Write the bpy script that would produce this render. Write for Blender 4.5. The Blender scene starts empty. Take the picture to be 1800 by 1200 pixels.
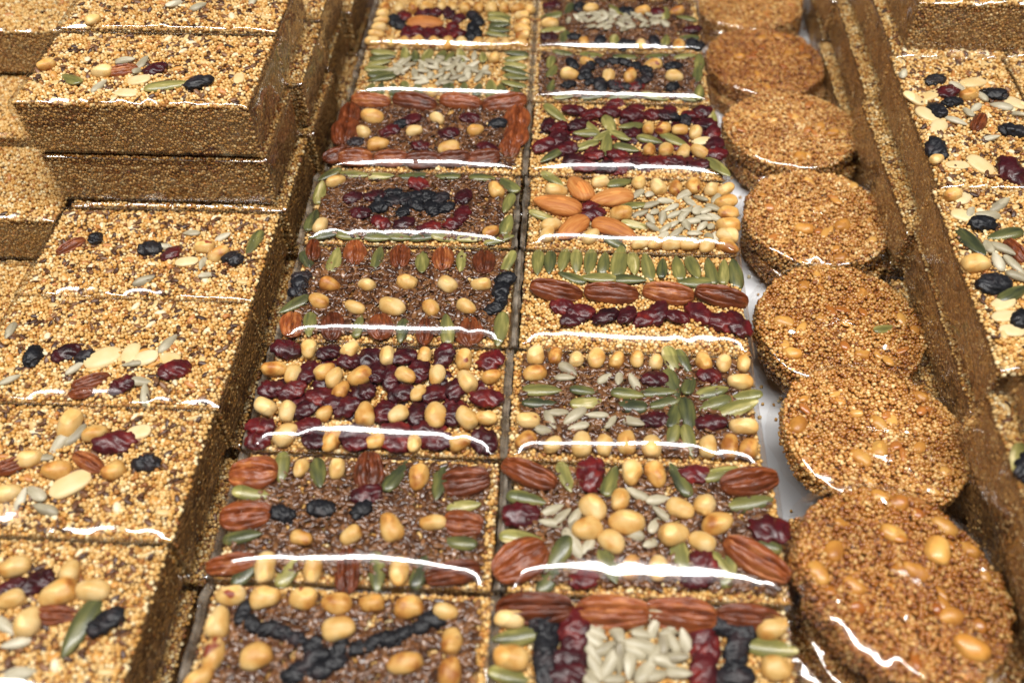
import bpy, math, random
import numpy as np
from mathutils import noise, Vector, Matrix

# ------------------------------------------------------------------ camera, world, lamps, exposure
MM = 0.001
sc = bpy.context.scene
col = sc.collection
FPX, YAW, PITCH, ROLL = 1579.18, -0.07104, 0.87451, -0.02194      # 1800 px wide photograph
ZC = 70.0                                                        # tops of the middle rows, mm above the table
CAM = np.array([21.9, -317.8, 381.1 + ZC])
_cy, _sy, _cp, _sp = math.cos(YAW), math.sin(YAW), math.cos(PITCH), math.sin(PITCH)
FWD = np.array([_sy * _cp, _cy * _cp, -_sp]); _r = np.array([_cy, -_sy, 0.0]); _u = np.cross(_r, FWD)
RIGHT = math.cos(ROLL) * _r + math.sin(ROLL) * _u
UP = -math.sin(ROLL) * _r + math.cos(ROLL) * _u
cam_d = bpy.data.cameras.new('camera'); cam = bpy.data.objects.new('camera', cam_d); col.objects.link(cam)
cam.matrix_world = Matrix([[RIGHT[i], UP[i], -FWD[i], CAM[i] * MM] for i in range(3)] + [[0, 0, 0, 1]])
cam_d.sensor_width = 36.0; cam_d.lens = FPX / 1800 * 36.0
cam_d.clip_start = 0.01; cam_d.clip_end = 50
cam_d.dof.use_dof = True; cam_d.dof.focus_distance = 0.525; cam_d.dof.aperture_fstop = 5.0
sc.camera = cam

w = bpy.data.worlds.new('World'); sc.world = w; w.use_nodes = True
w.node_tree.nodes['Background'].inputs[0].default_value = (0.86, 0.93, 1.0, 1)
w.node_tree.nodes['Background'].inputs[1].default_value = 0.03

def area(name, loc, size, power, target, color):
    l = bpy.data.lights.new(name, 'AREA'); l.shape = 'RECTANGLE'; l.size, l.size_y = size; l.energy = power; l.color = color
    o = bpy.data.objects.new(name, l); col.objects.link(o); o.location = loc
    o.rotation_euler = (Vector(target) - Vector(loc)).to_track_quat('-Z', 'Y').to_euler()
    return o
# row of ceiling tubes over the stall, plus an added panel for soft fill
area('tube_lamp', (0.0, -0.17, 1.45), (2.1, 0.20), 51, (0.0, 0.0, 0), (1.0, 0.975, 0.94))
area('added_fill_panel', (-0.05, -0.28, 1.62), (2.8, 0.7), 6, (-0.05, 0.0, 0), (0.96, 0.98, 1.0))
sc.view_settings.view_transform = 'Standard'; sc.view_settings.look = 'None'
sc.view_settings.exposure = 0.0; sc.view_settings.gamma = 1.0; sc.view_settings.use_curve_mapping = False
sc.render.engine = 'CYCLES'
sc.cycles.transparent_max_bounces = 32; sc.cycles.max_bounces = 6; sc.cycles.diffuse_bounces = 3
sc.cycles.use_denoising = True; sc.cycles.caustics_reflective = False; sc.cycles.caustics_refractive = False

def ray(x, y):
    return (x - 900) / FPX * RIGHT - (y - 600) / FPX * UP + FWD
def at(x, y, z):                                                  # point of a horizontal plane seen at a photograph pixel
    d = ray(x, y); return CAM + d * ((z - CAM[2]) / d[2])

# ------------------------------------------------------------------ materials
def new_mat(name):
    m = bpy.data.materials.new(name); m.use_nodes = True
    nt = m.node_tree; return m, nt, nt.nodes['Principled BSDF'], nt.nodes, nt.links
def ramp(N, stops):
    r = N.new('ShaderNodeValToRGB'); e = r.color_ramp.elements
    while len(e) < len(stops): e.new(0.5)
    for k, (p, c) in enumerate(stops): e[k].position = p; e[k].color = (*c, 1)
    return r
def nut_mat(name, stops, rough, scale, stretch=(1, 1, 1), spec=0.5, bump=0.0, bscale=1500.0, patch=None, coat=0.0, contrast=1.5):
    """base colour chosen per piece at random, mottled along the piece by stretched noise"""
    m, nt, b, N, L = new_mat(name)
    tc = N.new('ShaderNodeTexCoord'); mp = N.new('ShaderNodeMapping'); mp.inputs['Scale'].default_value = stretch
    oi = N.new('ShaderNodeObjectInfo')
    off = N.new('ShaderNodeVectorMath'); off.operation = 'SCALE'; off.inputs[0].default_value = (3.1, 1.7, 2.3); L.new(oi.outputs['Random'], off.inputs['Scale'])
    L.new(tc.outputs['Object'], mp.inputs['Vector']); L.new(off.outputs[0], mp.inputs['Location'])
    nz = N.new('ShaderNodeTexNoise'); nz.inputs['Scale'].default_value = scale; nz.inputs['Detail'].default_value = 4
    L.new(mp.outputs[0], nz.inputs['Vector'])
    ma = N.new('ShaderNodeMath'); ma.operation = 'MULTIPLY_ADD'; ma.inputs[1].default_value = 0.6; ma.inputs[2].default_value = 0.2 - 0.5 * contrast
    L.new(oi.outputs['Random'], ma.inputs[0])
    ad = N.new('ShaderNodeMath'); ad.operation = 'MULTIPLY_ADD'; ad.inputs[1].default_value = contrast
    L.new(nz.outputs['Fac'], ad.inputs[0]); L.new(ma.outputs[0], ad.inputs[2])
    r = ramp(N, stops); L.new(ad.outputs[0], r.inputs[0]); out = r.outputs[0]
    if patch:
        n2 = N.new('ShaderNodeTexNoise'); n2.inputs['Scale'].default_value = patch[1]; n2.inputs['Detail'].default_value = 2; L.new(mp.outputs[0], n2.inputs['Vector'])
        r2 = ramp(N, [(patch[2], (0, 0, 0)), (patch[3], (1, 1, 1))]); L.new(n2.outputs['Fac'], r2.inputs[0])
        mx = N.new('ShaderNodeMix'); mx.data_type = 'RGBA'; mx.inputs[7].default_value = (*patch[0], 1)
        L.new(r2.outputs[0], mx.inputs[0]); L.new(out, mx.inputs[6]); out = mx.outputs[2]
    L.new(out, b.inputs['Base Color']); b.inputs['Roughness'].default_value = rough; b.inputs['Specular IOR Level'].default_value = spec
    b.inputs['Coat Weight'].default_value = coat; b.inputs['Coat Roughness'].default_value = 0.15
    if bump:
        n3 = N.new('ShaderNodeTexNoise'); n3.inputs['Scale'].default_value = bscale; n3.inputs['Detail'].default_value = 3; L.new(mp.outputs[0], n3.inputs['Vector'])
        bp = N.new('ShaderNodeBump'); bp.inputs['Strength'].default_value = bump; bp.inputs['Distance'].default_value = 0.0006
        L.new(n3.outputs['Fac'], bp.inputs['Height']); L.new(bp.outputs[0], b.inputs['Normal'])
    return m
M = {}
M['peanut'] = nut_mat('peanut_skinless', [(0.0, (0.70, 0.49, 0.22)), (0.4, (0.63, 0.39, 0.13)), (0.75, (0.53, 0.26, 0.06)), (1.0, (0.32, 0.11, 0.02))], 0.45, 120, bump=0.35, bscale=420, spec=0.4, contrast=2.1, patch=((0.22, 0.04, 0.015), 75, 0.70, 0.73))
M['pumpkin_seed'] = nut_mat('pumpkin_green', [(0.0, (0.032, 0.038, 0.018)), (0.3, (0.085, 0.09, 0.03)), (0.65, (0.19, 0.175, 0.048)), (0.9, (0.36, 0.31, 0.10)), (1.0, (0.60, 0.51, 0.26))], 0.33, 60, (1, 5, 1), bump=0.2, bscale=320, coat=0.2)
M['pecan'] = nut_mat('pecan_skin', [(0.0, (0.055, 0.011, 0.003)), (0.4, (0.135, 0.03, 0.008)), (0.75, (0.24, 0.06, 0.015)), (1.0, (0.40, 0.14, 0.04))], 0.4, 110, (1, 3, 1), bump=0.35, bscale=500)
M['almond'] = nut_mat('almond_skin', [(0.0, (0.30, 0.085, 0.02)), (0.5, (0.48, 0.17, 0.04)), (1.0, (0.60, 0.27, 0.08))], 0.5, 80, (1, 9, 3), bump=0.8, bscale=120, spec=0.3, contrast=1.8)
M['cranberry'] = nut_mat('cranberry_flesh', [(0.0, (0.014, 0.002, 0.004)), (0.45, (0.05, 0.004, 0.007)), (0.8, (0.10, 0.006, 0.007)), (1.0, (0.2, 0.018, 0.012))], 0.4, 160, bump=0.9, bscale=430, coat=0.15, spec=0.4)
M['raisin'] = nut_mat('raisin_skin', [(0.0, (0.004, 0.004, 0.006)), (0.6, (0.008, 0.008, 0.011)), (1.0, (0.03, 0.018, 0.02))], 0.48, 160, bump=1.0, bscale=380, spec=0.4)
M['sunflower_seed'] = nut_mat('sunflower_kernel', [(0.0, (0.24, 0.20, 0.13)), (0.5, (0.40, 0.35, 0.235)), (1.0, (0.62, 0.56, 0.42))], 0.42, 120, (1, 3, 1), bump=0.2, bscale=500)
M['peanut_half'] = nut_mat('peanut_split', [(0.0, (0.80, 0.66, 0.40)), (1.0, (0.68, 0.48, 0.2))], 0.45, 120, bump=0.2, bscale=600)

M['honey_peanut'] = nut_mat('honeyed_peanut', [(0.0, (0.30, 0.10, 0.015)), (0.5, (0.52, 0.23, 0.04)), (1.0, (0.66, 0.38, 0.10))], 0.42, 120, bump=0.5, bscale=420, coat=0.15)
def attr_mat(name, rough, spec=0.5, coat=0.0):
    m, nt, b, N, L = new_mat(name)
    a = N.new('ShaderNodeAttribute'); a.attribute_name = 'tint'; L.new(a.outputs['Color'], b.inputs['Base Color'])
    b.inputs['Roughness'].default_value = rough; b.inputs['Specular IOR Level'].default_value = spec
    b.inputs['Coat Weight'].default_value = coat; b.inputs['Coat Roughness'].default_value = 0.2
    return m
M['grain'] = attr_mat('puffed_amaranth', 0.42)
M['honey_grain'] = attr_mat('honeyed_grain', 0.3, 0.55, 0.35)
def bake(m):
    N, L = m.node_tree.nodes, m.node_tree.links; b = N['Principled BSDF']; src = b.inputs['Base Color'].links[0].from_socket
    oi = N.new('ShaderNodeObjectInfo'); tc = N.new('ShaderNodeTexCoord'); nz = N.new('ShaderNodeTexNoise'); nz.inputs['Scale'].default_value = 28; nz.inputs['Detail'].default_value = 3; L.new(tc.outputs['Object'], nz.inputs['Vector'])
    r = ramp(N, [(0.38, (0.72, 0.62, 0.5)), (0.58, (1, 1, 1))]); L.new(nz.outputs['Fac'], r.inputs[0])
    m1 = N.new('ShaderNodeMix'); m1.data_type = 'RGBA'; m1.blend_type = 'MULTIPLY'; m1.inputs[0].default_value = 1; L.new(src, m1.inputs[6]); L.new(oi.outputs['Color'], m1.inputs[7])
    m2 = N.new('ShaderNodeMix'); m2.data_type = 'RGBA'; m2.blend_type = 'MULTIPLY'; m2.inputs[0].default_value = .8; L.new(m1.outputs[2], m2.inputs[6]); L.new(r.outputs[0], m2.inputs[7]); L.new(m2.outputs[2], b.inputs['Base Color'])
bake(M['honey_grain'])
M['flax'] = attr_mat('flax_seed', 0.28, 0.6, 0.2)

def core_mat(name, c0, c1, rough):
    """cut face: pressed grains in syrup, with pits, darker syrup patches and knife drag"""
    m, nt, b, N, L = new_mat(name)
    tc = N.new('ShaderNodeTexCoord'); v = N.new('ShaderNodeTexVoronoi'); v.inputs['Scale'].default_value = 430; L.new(tc.outputs['Object'], v.inputs['Vector'])
    r = ramp(N, [(0.0, c0), (0.55, tuple(.5 * (p + q) for p, q in zip(c0, c1))), (1.0, c1)]); L.new(v.outputs['Color'], r.inputs[0])
    n1 = N.new('ShaderNodeTexNoise'); n1.inputs['Scale'].default_value = 55; n1.inputs['Detail'].default_value = 6; n1.inputs['Roughness'].default_value = .65; L.new(tc.outputs['Object'], n1.inputs['Vector'])
    r1 = ramp(N, [(0.36, (0.45, 0.36, 0.28)), (0.5, (1, 1, 1)), (0.68, (1.0, 0.92, 0.78))]); L.new(n1.outputs['Fac'], r1.inputs[0])
    mx = N.new('ShaderNodeMix'); mx.data_type = 'RGBA'; mx.blend_type = 'MULTIPLY'; mx.inputs[0].default_value = .85; L.new(r.outputs[0], mx.inputs[6]); L.new(r1.outputs[0], mx.inputs[7])
    L.new(mx.outputs[2], b.inputs['Base Color'])
    ad = N.new('ShaderNodeMath'); ad.operation = 'MULTIPLY_ADD'; ad.inputs[1].default_value = 1.6; L.new(n1.outputs['Fac'], ad.inputs[0]); L.new(v.outputs['Distance'], ad.inputs[2])
    bp = N.new('ShaderNodeBump'); bp.inputs['Strength'].default_value = 1.0; bp.inputs['Distance'].default_value = 0.0014; bp.invert = True
    L.new(ad.outputs[0], bp.inputs['Height']); L.new(bp.outputs[0], b.inputs['Normal']); b.inputs['Roughness'].default_value = rough
    return m
M['core'] = core_mat('pressed_core', (0.10, 0.043, 0.014), (0.42, 0.22, 0.075), 0.45)
M['syrup'] = core_mat('syrup_core', (0.10, 0.03, 0.006), (0.24, 0.085, 0.018), 0.3)

def film_mat():
    m = bpy.data.materials.new('clear_film'); m.use_nodes = True; nt = m.node_tree; N, L = nt.nodes, nt.links; N.clear()
    o = N.new('ShaderNodeOutputMaterial'); mx = N.new('ShaderNodeMixShader'); t = N.new('ShaderNodeBsdfTransparent'); g = N.new('ShaderNodeBsdfGlossy')
    t.inputs[0].default_value = (0.965, 0.962, 0.955, 1); g.inputs['Roughness'].default_value = 0.10; g.inputs[0].default_value = (1, 1, 1, 1)
    tc = N.new('ShaderNodeTexCoord'); mp = N.new('ShaderNodeMapping'); mp.inputs['Scale'].default_value = (1, 1.6, 1)
    nz = N.new('ShaderNodeTexNoise'); nz.inputs['Scale'].default_value = 90; nz.inputs['Detail'].default_value = 5
    bp = N.new('ShaderNodeBump'); bp.inputs['Strength'].default_value = 0.10; bp.inputs['Distance'].default_value = 0.0012
    L.new(tc.outputs['Object'], mp.inputs[0]); L.new(mp.outputs[0], nz.inputs['Vector']); L.new(nz.outputs['Fac'], bp.inputs['Height']); L.new(bp.outputs[0], g.inputs['Normal'])
    f = N.new('ShaderNodeLayerWeight'); f.inputs['Blend'].default_value = 0.5
    k = N.new('ShaderNodeMapRange'); k.inputs['From Min'].default_value = 0; k.inputs['From Max'].default_value = 1; k.inputs['To Min'].default_value = 0.085; k.inputs['To Max'].default_value = 0.42
    pw = N.new('ShaderNodeMath'); pw.operation = 'POWER'; pw.inputs[1].default_value = 3.0
    L.new(f.outputs['Facing'], pw.inputs[0]); L.new(pw.outputs[0], k.inputs['Value']); L.new(k.outputs[0], mx.inputs[0])
    L.new(t.outputs[0], mx.inputs[1]); L.new(g.outputs[0], mx.inputs[2]); L.new(mx.outputs[0], o.inputs[0])
    return m
M['film'] = film_mat()
def crimp_mat():
    m = M['film'].copy(); m.name = 'crimped_film'; nt = m.node_tree; N, L = nt.nodes, nt.links
    o = next(n for n in N if n.type == 'OUTPUT_MATERIAL'); src = o.inputs[0].links[0].from_socket
    d = N.new('ShaderNodeBsdfDiffuse'); d.inputs[0].default_value = (0.55, 0.46, 0.36, 1); mx = N.new('ShaderNodeMixShader')
    tc = N.new('ShaderNodeTexCoord'); nz = N.new('ShaderNodeTexNoise'); nz.inputs['Scale'].default_value = 120; nz.inputs['Detail'].default_value = 4; L.new(tc.outputs['Object'], nz.inputs['Vector'])
    r = ramp(N, [(0.40, (0.05, 0.05, 0.05)), (0.75, (0.38, 0.38, 0.38))]); L.new(nz.outputs['Fac'], r.inputs[0]); L.new(r.outputs[0], mx.inputs[0])
    L.new(src, mx.inputs[1]); L.new(d.outputs[0], mx.inputs[2]); L.new(mx.outputs[0], o.inputs[0]); return m
M['crimp'] = crimp_mat()

def paper_mat():
    m, nt, b, N, L = new_mat('white_paper')
    tc = N.new('ShaderNodeTexCoord'); nz = N.new('ShaderNodeTexNoise'); nz.inputs['Scale'].default_value = 9; nz.inputs['Detail'].default_value = 6; L.new(tc.outputs['Object'], nz.inputs['Vector'])
    r = ramp(N, [(0.3, (0.74, 0.75, 0.77)), (0.7, (0.82, 0.83, 0.85))]); L.new(nz.outputs['Fac'], r.inputs[0]); L.new(r.outputs[0], b.inputs['Base Color'])
    b.inputs['Roughness'].default_value = 0.6
    bp = N.new('ShaderNodeBump'); bp.inputs['Strength'].default_value = 0.1; bp.inputs['Distance'].default_value = 0.003; L.new(nz.outputs['Fac'], bp.inputs['Height']); L.new(bp.outputs[0], b.inputs['Normal'])
    return m
M['paper'] = paper_mat()
def wood_mat():
    m, nt, b, N, L = new_mat('dark_wood')
    tc = N.new('ShaderNodeTexCoord'); mp = N.new('ShaderNodeMapping'); mp.inputs['Scale'].default_value = (14, 2, 2); L.new(tc.outputs['Object'], mp.inputs[0])
    nz = N.new('ShaderNodeTexNoise'); nz.inputs['Scale'].default_value = 6; nz.inputs['Detail'].default_value = 7; L.new(mp.outputs[0], nz.inputs['Vector'])
    r = ramp(N, [(0.3, (0.035, 0.018, 0.010)), (0.7, (0.09, 0.05, 0.028))]); L.new(nz.outputs['Fac'], r.inputs[0]); L.new(r.outputs[0], b.inputs['Base Color']); b.inputs['Roughness'].default_value = 0.5
    return m
M['wood'] = wood_mat()

# ------------------------------------------------------------------ mesh helpers (all sizes in millimetres)
def tri_mesh(name, V, F, mat, tint=None, smooth=True):
    V = np.ascontiguousarray(V, dtype=np.float32) * MM; F = np.ascontiguousarray(F, dtype=np.int32)
    me = bpy.data.meshes.new(name); n, k = F.shape
    me.vertices.add(len(V)); me.vertices.foreach_set('co', V.ravel())
    me.loops.add(n * k); me.loops.foreach_set('vertex_index', F.ravel())
    me.polygons.add(n); me.polygons.foreach_set('loop_start', np.arange(0, n * k, k, dtype=np.int32))
    me.polygons.foreach_set('use_smooth', np.full(n, smooth, dtype=bool))
    me.update(calc_edges=True)
    if tint is not None:
        a = me.color_attributes.new('tint', 'FLOAT_COLOR', 'POINT')
        a.data.foreach_set('color', np.concatenate([tint, np.ones((len(tint), 1))], 1).astype(np.float32).ravel())
    me.materials.append(mat); return me
def link(name, me, parent=None, loc=(0, 0, 0), rot=(0, 0, 0), scale=(1, 1, 1)):
    o = bpy.data.objects.new(name, me); col.objects.link(o)
    if parent: o.parent = parent
    o.location = [c * MM for c in loc]; o.rotation_euler = rot; o.scale = scale
    return o
def tag(o, label, cat, group=None):
    o['label'] = label; o['category'] = cat
    if group: o['group'] = group
    return o

def ico(level):
    t = (1 + 5 ** .5) / 2
    V = [(-1, t, 0), (1, t, 0), (-1, -t, 0), (1, -t, 0), (0, -1, t), (0, 1, t), (0, -1, -t), (0, 1, -t), (t, 0, -1), (t, 0, 1), (-t, 0, -1), (-t, 0, 1)]
    F = [(0, 11, 5), (0, 5, 1), (0, 1, 7), (0, 7, 10), (0, 10, 11), (1, 5, 9), (5, 11, 4), (11, 10, 2), (10, 7, 6), (7, 1, 8), (3, 9, 4), (3, 4, 2), (3, 2, 6), (3, 6, 8), (3, 8, 9), (4, 9, 5), (2, 4, 11), (6, 2, 10), (8, 6, 7), (9, 8, 1)]
    V = [np.array(v) / np.linalg.norm(v) for v in V]
    for _ in range(level):
        c, G = {}, []
        def mid(a, b):
            k = (min(a, b), max(a, b))
            if k not in c: m = V[a] + V[b]; V.append(m / np.linalg.norm(m)); c[k] = len(V) - 1
            return c[k]
        for a, b, d in F:
            x, y, z = mid(a, b), mid(b, d), mid(d, a); G += [(a, x, z), (b, y, x), (d, z, y), (x, y, z)]
        F = G
    return np.array(V), np.array(F)
ICO = {0: ico(0), 1: ico(1)}

def rand_rot(rng, n):
    q = rng.normal(size=(n, 4)); q /= np.linalg.norm(q, axis=1)[:, None]; a, b, c, d = q.T
    return np.stack([np.stack([1 - 2 * (c * c + d * d), 2 * (b * c - a * d), 2 * (b * d + a * c)], -1), np.stack([2 * (b * c + a * d), 1 - 2 * (b * b + d * d), 2 * (c * d - a * b)], -1), np.stack([2 * (b * d - a * c), 2 * (c * d + a * b), 1 - 2 * (b * b + c * c)], -1)], 1)
def scatter(P, S, Rm, C, level):
    """many small grains: centres P, semi-axes S, rotations Rm, colours C"""
    v, f = ICO[level]; n = len(P)
    V = np.einsum('nij,nkj->nki', Rm, v[None] * S[:, None, :]) + P[:, None, :]
    F = f[None] + (np.arange(n) * len(v))[:, None, None]
    return V.reshape(-1, 3), F.reshape(-1, 3), np.repeat(C, len(v), 0)
def merge(parts):
    Vs, Fs, Cs, o = [], [], [], 0
    for V, F, C in parts:
        Vs.append(V); Fs.append(F + o); Cs.append(C); o += len(V)
    return np.concatenate(Vs), np.concatenate(Fs), np.concatenate(Cs)

PAL_PALE = np.array([[.74, .49, .195], [.66, .39, .12], [.55, .275, .058], [.41, .165, .03], [.83, .67, .38], [.24, .08, .016]])
W_PALE = [.31, .27, .18, .09, .12, .03]
PAL_HONEY = np.array([[.52, .265, .065], [.44, .19, .036], [.36, .135, .021], [.63, .38, .125], [.24, .075, .011], [.74, .52, .23]])
W_HONEY = [.26, .26, .18, .16, .08, .06]
FLAXC = np.array([[.095, .036, .013], [.135, .055, .02], [.19, .085, .033], [.06, .022, .009]])

def jitter_grid(rng, x0, x1, y0, y1, s):
    xs = np.arange(x0, x1, s); ys = np.arange(y0, y1, s * .87)
    X, Y = np.meshgrid(xs, ys); X = X + (np.arange(len(ys)) % 2)[:, None] * s / 2
    P = np.stack([X.ravel(), Y.ravel()], 1) + rng.normal(0, s * .17, (X.size, 2))
    return P
def bead(rng, n, r, flat=1.0):
    s = r * rng.uniform(.82, 1.2, (n, 1)) * rng.uniform(.88, 1.12, (n, 3)); s[:, 2] *= flat
    return s
def grains_bar(seed, W, D, H, top_level, flax, pal, wp, frag, r=1.09, side_r=1.0, smooth_ends=False):
    """crust of grains on the top and four sides of a pressed bar whose top centre is the origin"""
    rng = np.random.default_rng(seed); parts = []
    e = 1.6
    P = jitter_grid(rng, -W / 2 + e, W / 2 - e * .4, -D / 2 + e, D / 2 - e * .4, r * 1.78); n = len(P)
    ed = np.minimum(W / 2 - np.abs(P[:, 0]), D / 2 - np.abs(P[:, 1])); drop = -1.6 * np.exp(-np.clip(ed - 1, 0, None) / 1.5)
    lump = np.array([noise.noise(Vector((x * .07, y * .07, seed))) for x, y in P]) * .7
    z = rng.uniform(-1.5, .35, n) + drop + lump
    C = pal[rng.choice(len(pal), n, p=wp)] * rng.uniform(.88, 1.1, (n, 1))
    parts.append(scatter(np.column_stack([P, z]), bead(rng, n, r), rand_rot(rng, n), C, top_level))
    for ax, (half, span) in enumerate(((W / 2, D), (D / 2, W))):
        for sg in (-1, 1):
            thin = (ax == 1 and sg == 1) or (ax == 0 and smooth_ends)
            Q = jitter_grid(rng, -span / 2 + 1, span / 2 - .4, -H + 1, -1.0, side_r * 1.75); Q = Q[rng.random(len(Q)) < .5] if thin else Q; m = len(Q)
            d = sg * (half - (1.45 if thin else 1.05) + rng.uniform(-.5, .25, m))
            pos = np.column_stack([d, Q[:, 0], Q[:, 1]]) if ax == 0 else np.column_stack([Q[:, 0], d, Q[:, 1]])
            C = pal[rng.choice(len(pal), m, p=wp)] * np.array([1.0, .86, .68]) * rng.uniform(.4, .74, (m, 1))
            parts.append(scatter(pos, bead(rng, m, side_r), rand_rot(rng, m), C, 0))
    if flax:
        k = flax; P = np.column_stack([rng.uniform(-W / 2 + 3, W / 2 - 3, k), rng.uniform(-D / 2 + 3, D / 2 - 3, k), rng.uniform(-.1, .6, k)])
        parts.append(lens(rng, P))
    if frag:
        k = frag; P = np.column_stack([rng.uniform(-W / 2 + 4, W / 2 - 4, k), rng.uniform(-D / 2 + 4, D / 2 - 4, k), rng.uniform(-.3, .5, k)])
        S = np.column_stack([rng.uniform(1.8, 4.0, k), rng.uniform(1.2, 2.2, k), rng.uniform(.8, 1.4, k)])
        C = np.array([[.72, .50, .22], [.62, .30, .07], [.5, .2, .05], [.80, .68, .45]])[rng.choice(4, k)]
        parts.append(scatter(P, S, yaw_rot(rng, k, .25), C, 1))
    return merge(parts)
def yaw_rot(rng, n, tilt):
    a = rng.uniform(0, 2 * math.pi, n); c, s = np.cos(a), np.sin(a); o, i = np.zeros(n), np.ones(n)
    Rz = np.stack([np.stack([c, -s, o], -1), np.stack([s, c, o], -1), np.stack([o, o, i], -1)], 1)
    b = rng.normal(0, tilt, n); g = rng.normal(0, tilt, n); cb, sb, cg, sg = np.cos(b), np.sin(b), np.cos(g), np.sin(g)
    Ry = np.stack([np.stack([cb, o, sb], -1), np.stack([o, i, o], -1), np.stack([-sb, o, cb], -1)], 1)
    Rx = np.stack([np.stack([i, o, o], -1), np.stack([o, cg, -sg], -1), np.stack([o, sg, cg], -1)], 1)
    return np.einsum('nij,njk,nkl->nil', Rz, Ry, Rx)
def lens(rng, P, tilt=.4):
    n = len(P); S = np.array([2.75, 1.35, .6]) * rng.uniform(.85, 1.15, (n, 1))
    return scatter(P, S, yaw_rot(rng, n, tilt), FLAXC[rng.choice(4, n)] * rng.uniform(.75, 1.35, (n, 1)), 1)

def round_box(W, D, H, r, seed, amp=.5):
    """pressed slab with rounded edges, top centre at the origin, slightly uneven"""
    n = 22
    V, F = [], []
    us = np.linspace(-1, 1, n + 1)
    for ax in range(3):
        for sg in (-1, 1):
            base = len(V)
            for a in us:
                for b in us:
                    p = np.zeros(3); p[ax] = sg; p[(ax + 1) % 3] = a; p[(ax + 2) % 3] = b; V.append(p)
            for i in range(n):
                for j in range(n):
                    q = [base + i * (n + 1) + j, base + (i + 1) * (n + 1) + j, base + (i + 1) * (n + 1) + j + 1, base + i * (n + 1) + j + 1]
                    F.append(q if sg > 0 else q[::-1])
    half = np.array([W / 2, D / 2, H / 2]); out = []
    for p in np.array(V):
        q = p * half; inner = np.clip(q, -half + r, half - r); d = q - inner; l = np.linalg.norm(d)
        q = inner + d / l * r if l > 1e-9 else q
        q = q + np.array([noise.noise(Vector((q[0] * .05 + k * 9, q[1] * .05, q[2] * .05 + seed))) + .5 * noise.noise(Vector((q[0] * .22 + k * 9, q[1] * .22, q[2] * .22 + seed))) for k in range(3)]) * amp
        out.append(q - np.array([0, 0, H / 2]))
    return np.array(out), np.array(F)

# ------------------------------------------------------------------ nuts, seeds and dried fruit
def revolve(L, W, H, prof, nu, nv, mod=None):
    """body round the x axis: prof(s) is the half-width along s in -1..1, mod(s, phi, y, z) reshapes it"""
    V, F = [(-L / 2, 0, 0)], []
    for i in range(1, nu):
        s = -math.cos(math.pi * i / nu)
        for j in range(nv):
            ph = 2 * math.pi * j / nv; p = prof(s); y, z = math.cos(ph) * p, math.sin(ph) * p; x = s * L / 2
            k = mod(s, ph) if mod else 1.0
            if isinstance(k, tuple): y *= k[0]; z *= k[1]
            else: y *= k; z *= k
            V.append((x, y * W / 2, z * H / 2))
    V.append((L / 2, 0, 0)); e = len(V) - 1
    for j in range(nv):
        j2 = (j + 1) % nv; F.append((0, 1 + j2, 1 + j)); b = 1 + (nu - 2) * nv; F.append((e, b + j, b + j2))
        for i in range(nu - 2):
            a = 1 + i * nv; F.append((a + j, a + j2, a + nv + j2)); F.append((a + j, a + nv + j2, a + nv + j))
    return np.array(V), np.array(F)
def lumpy(V, amp, freq, seed, ridged=False):
    out = []
    for p in V:
        n = noise.noise(Vector(p * freq) + Vector((seed * 7.3, seed * 3.1, 0)))
        if ridged: n = .5 - abs(n) * 2.2 + .4 * noise.noise(Vector(p * freq * 2.3) + Vector((seed, 0, 9)))
        l = np.linalg.norm(p); out.append(p * (1 + n * amp / max(l, 1e-6)))
    return np.array(out)
def ell(s): return math.sqrt(max(0, 1 - s * s))
def tear(a, b):
    m = max((1 - s) ** a * (1 + s) ** b for s in np.linspace(-1, 1, 200))
    return lambda s: (1 - s) ** a * (1 + s) ** b / m
PIECES = {}
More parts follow.
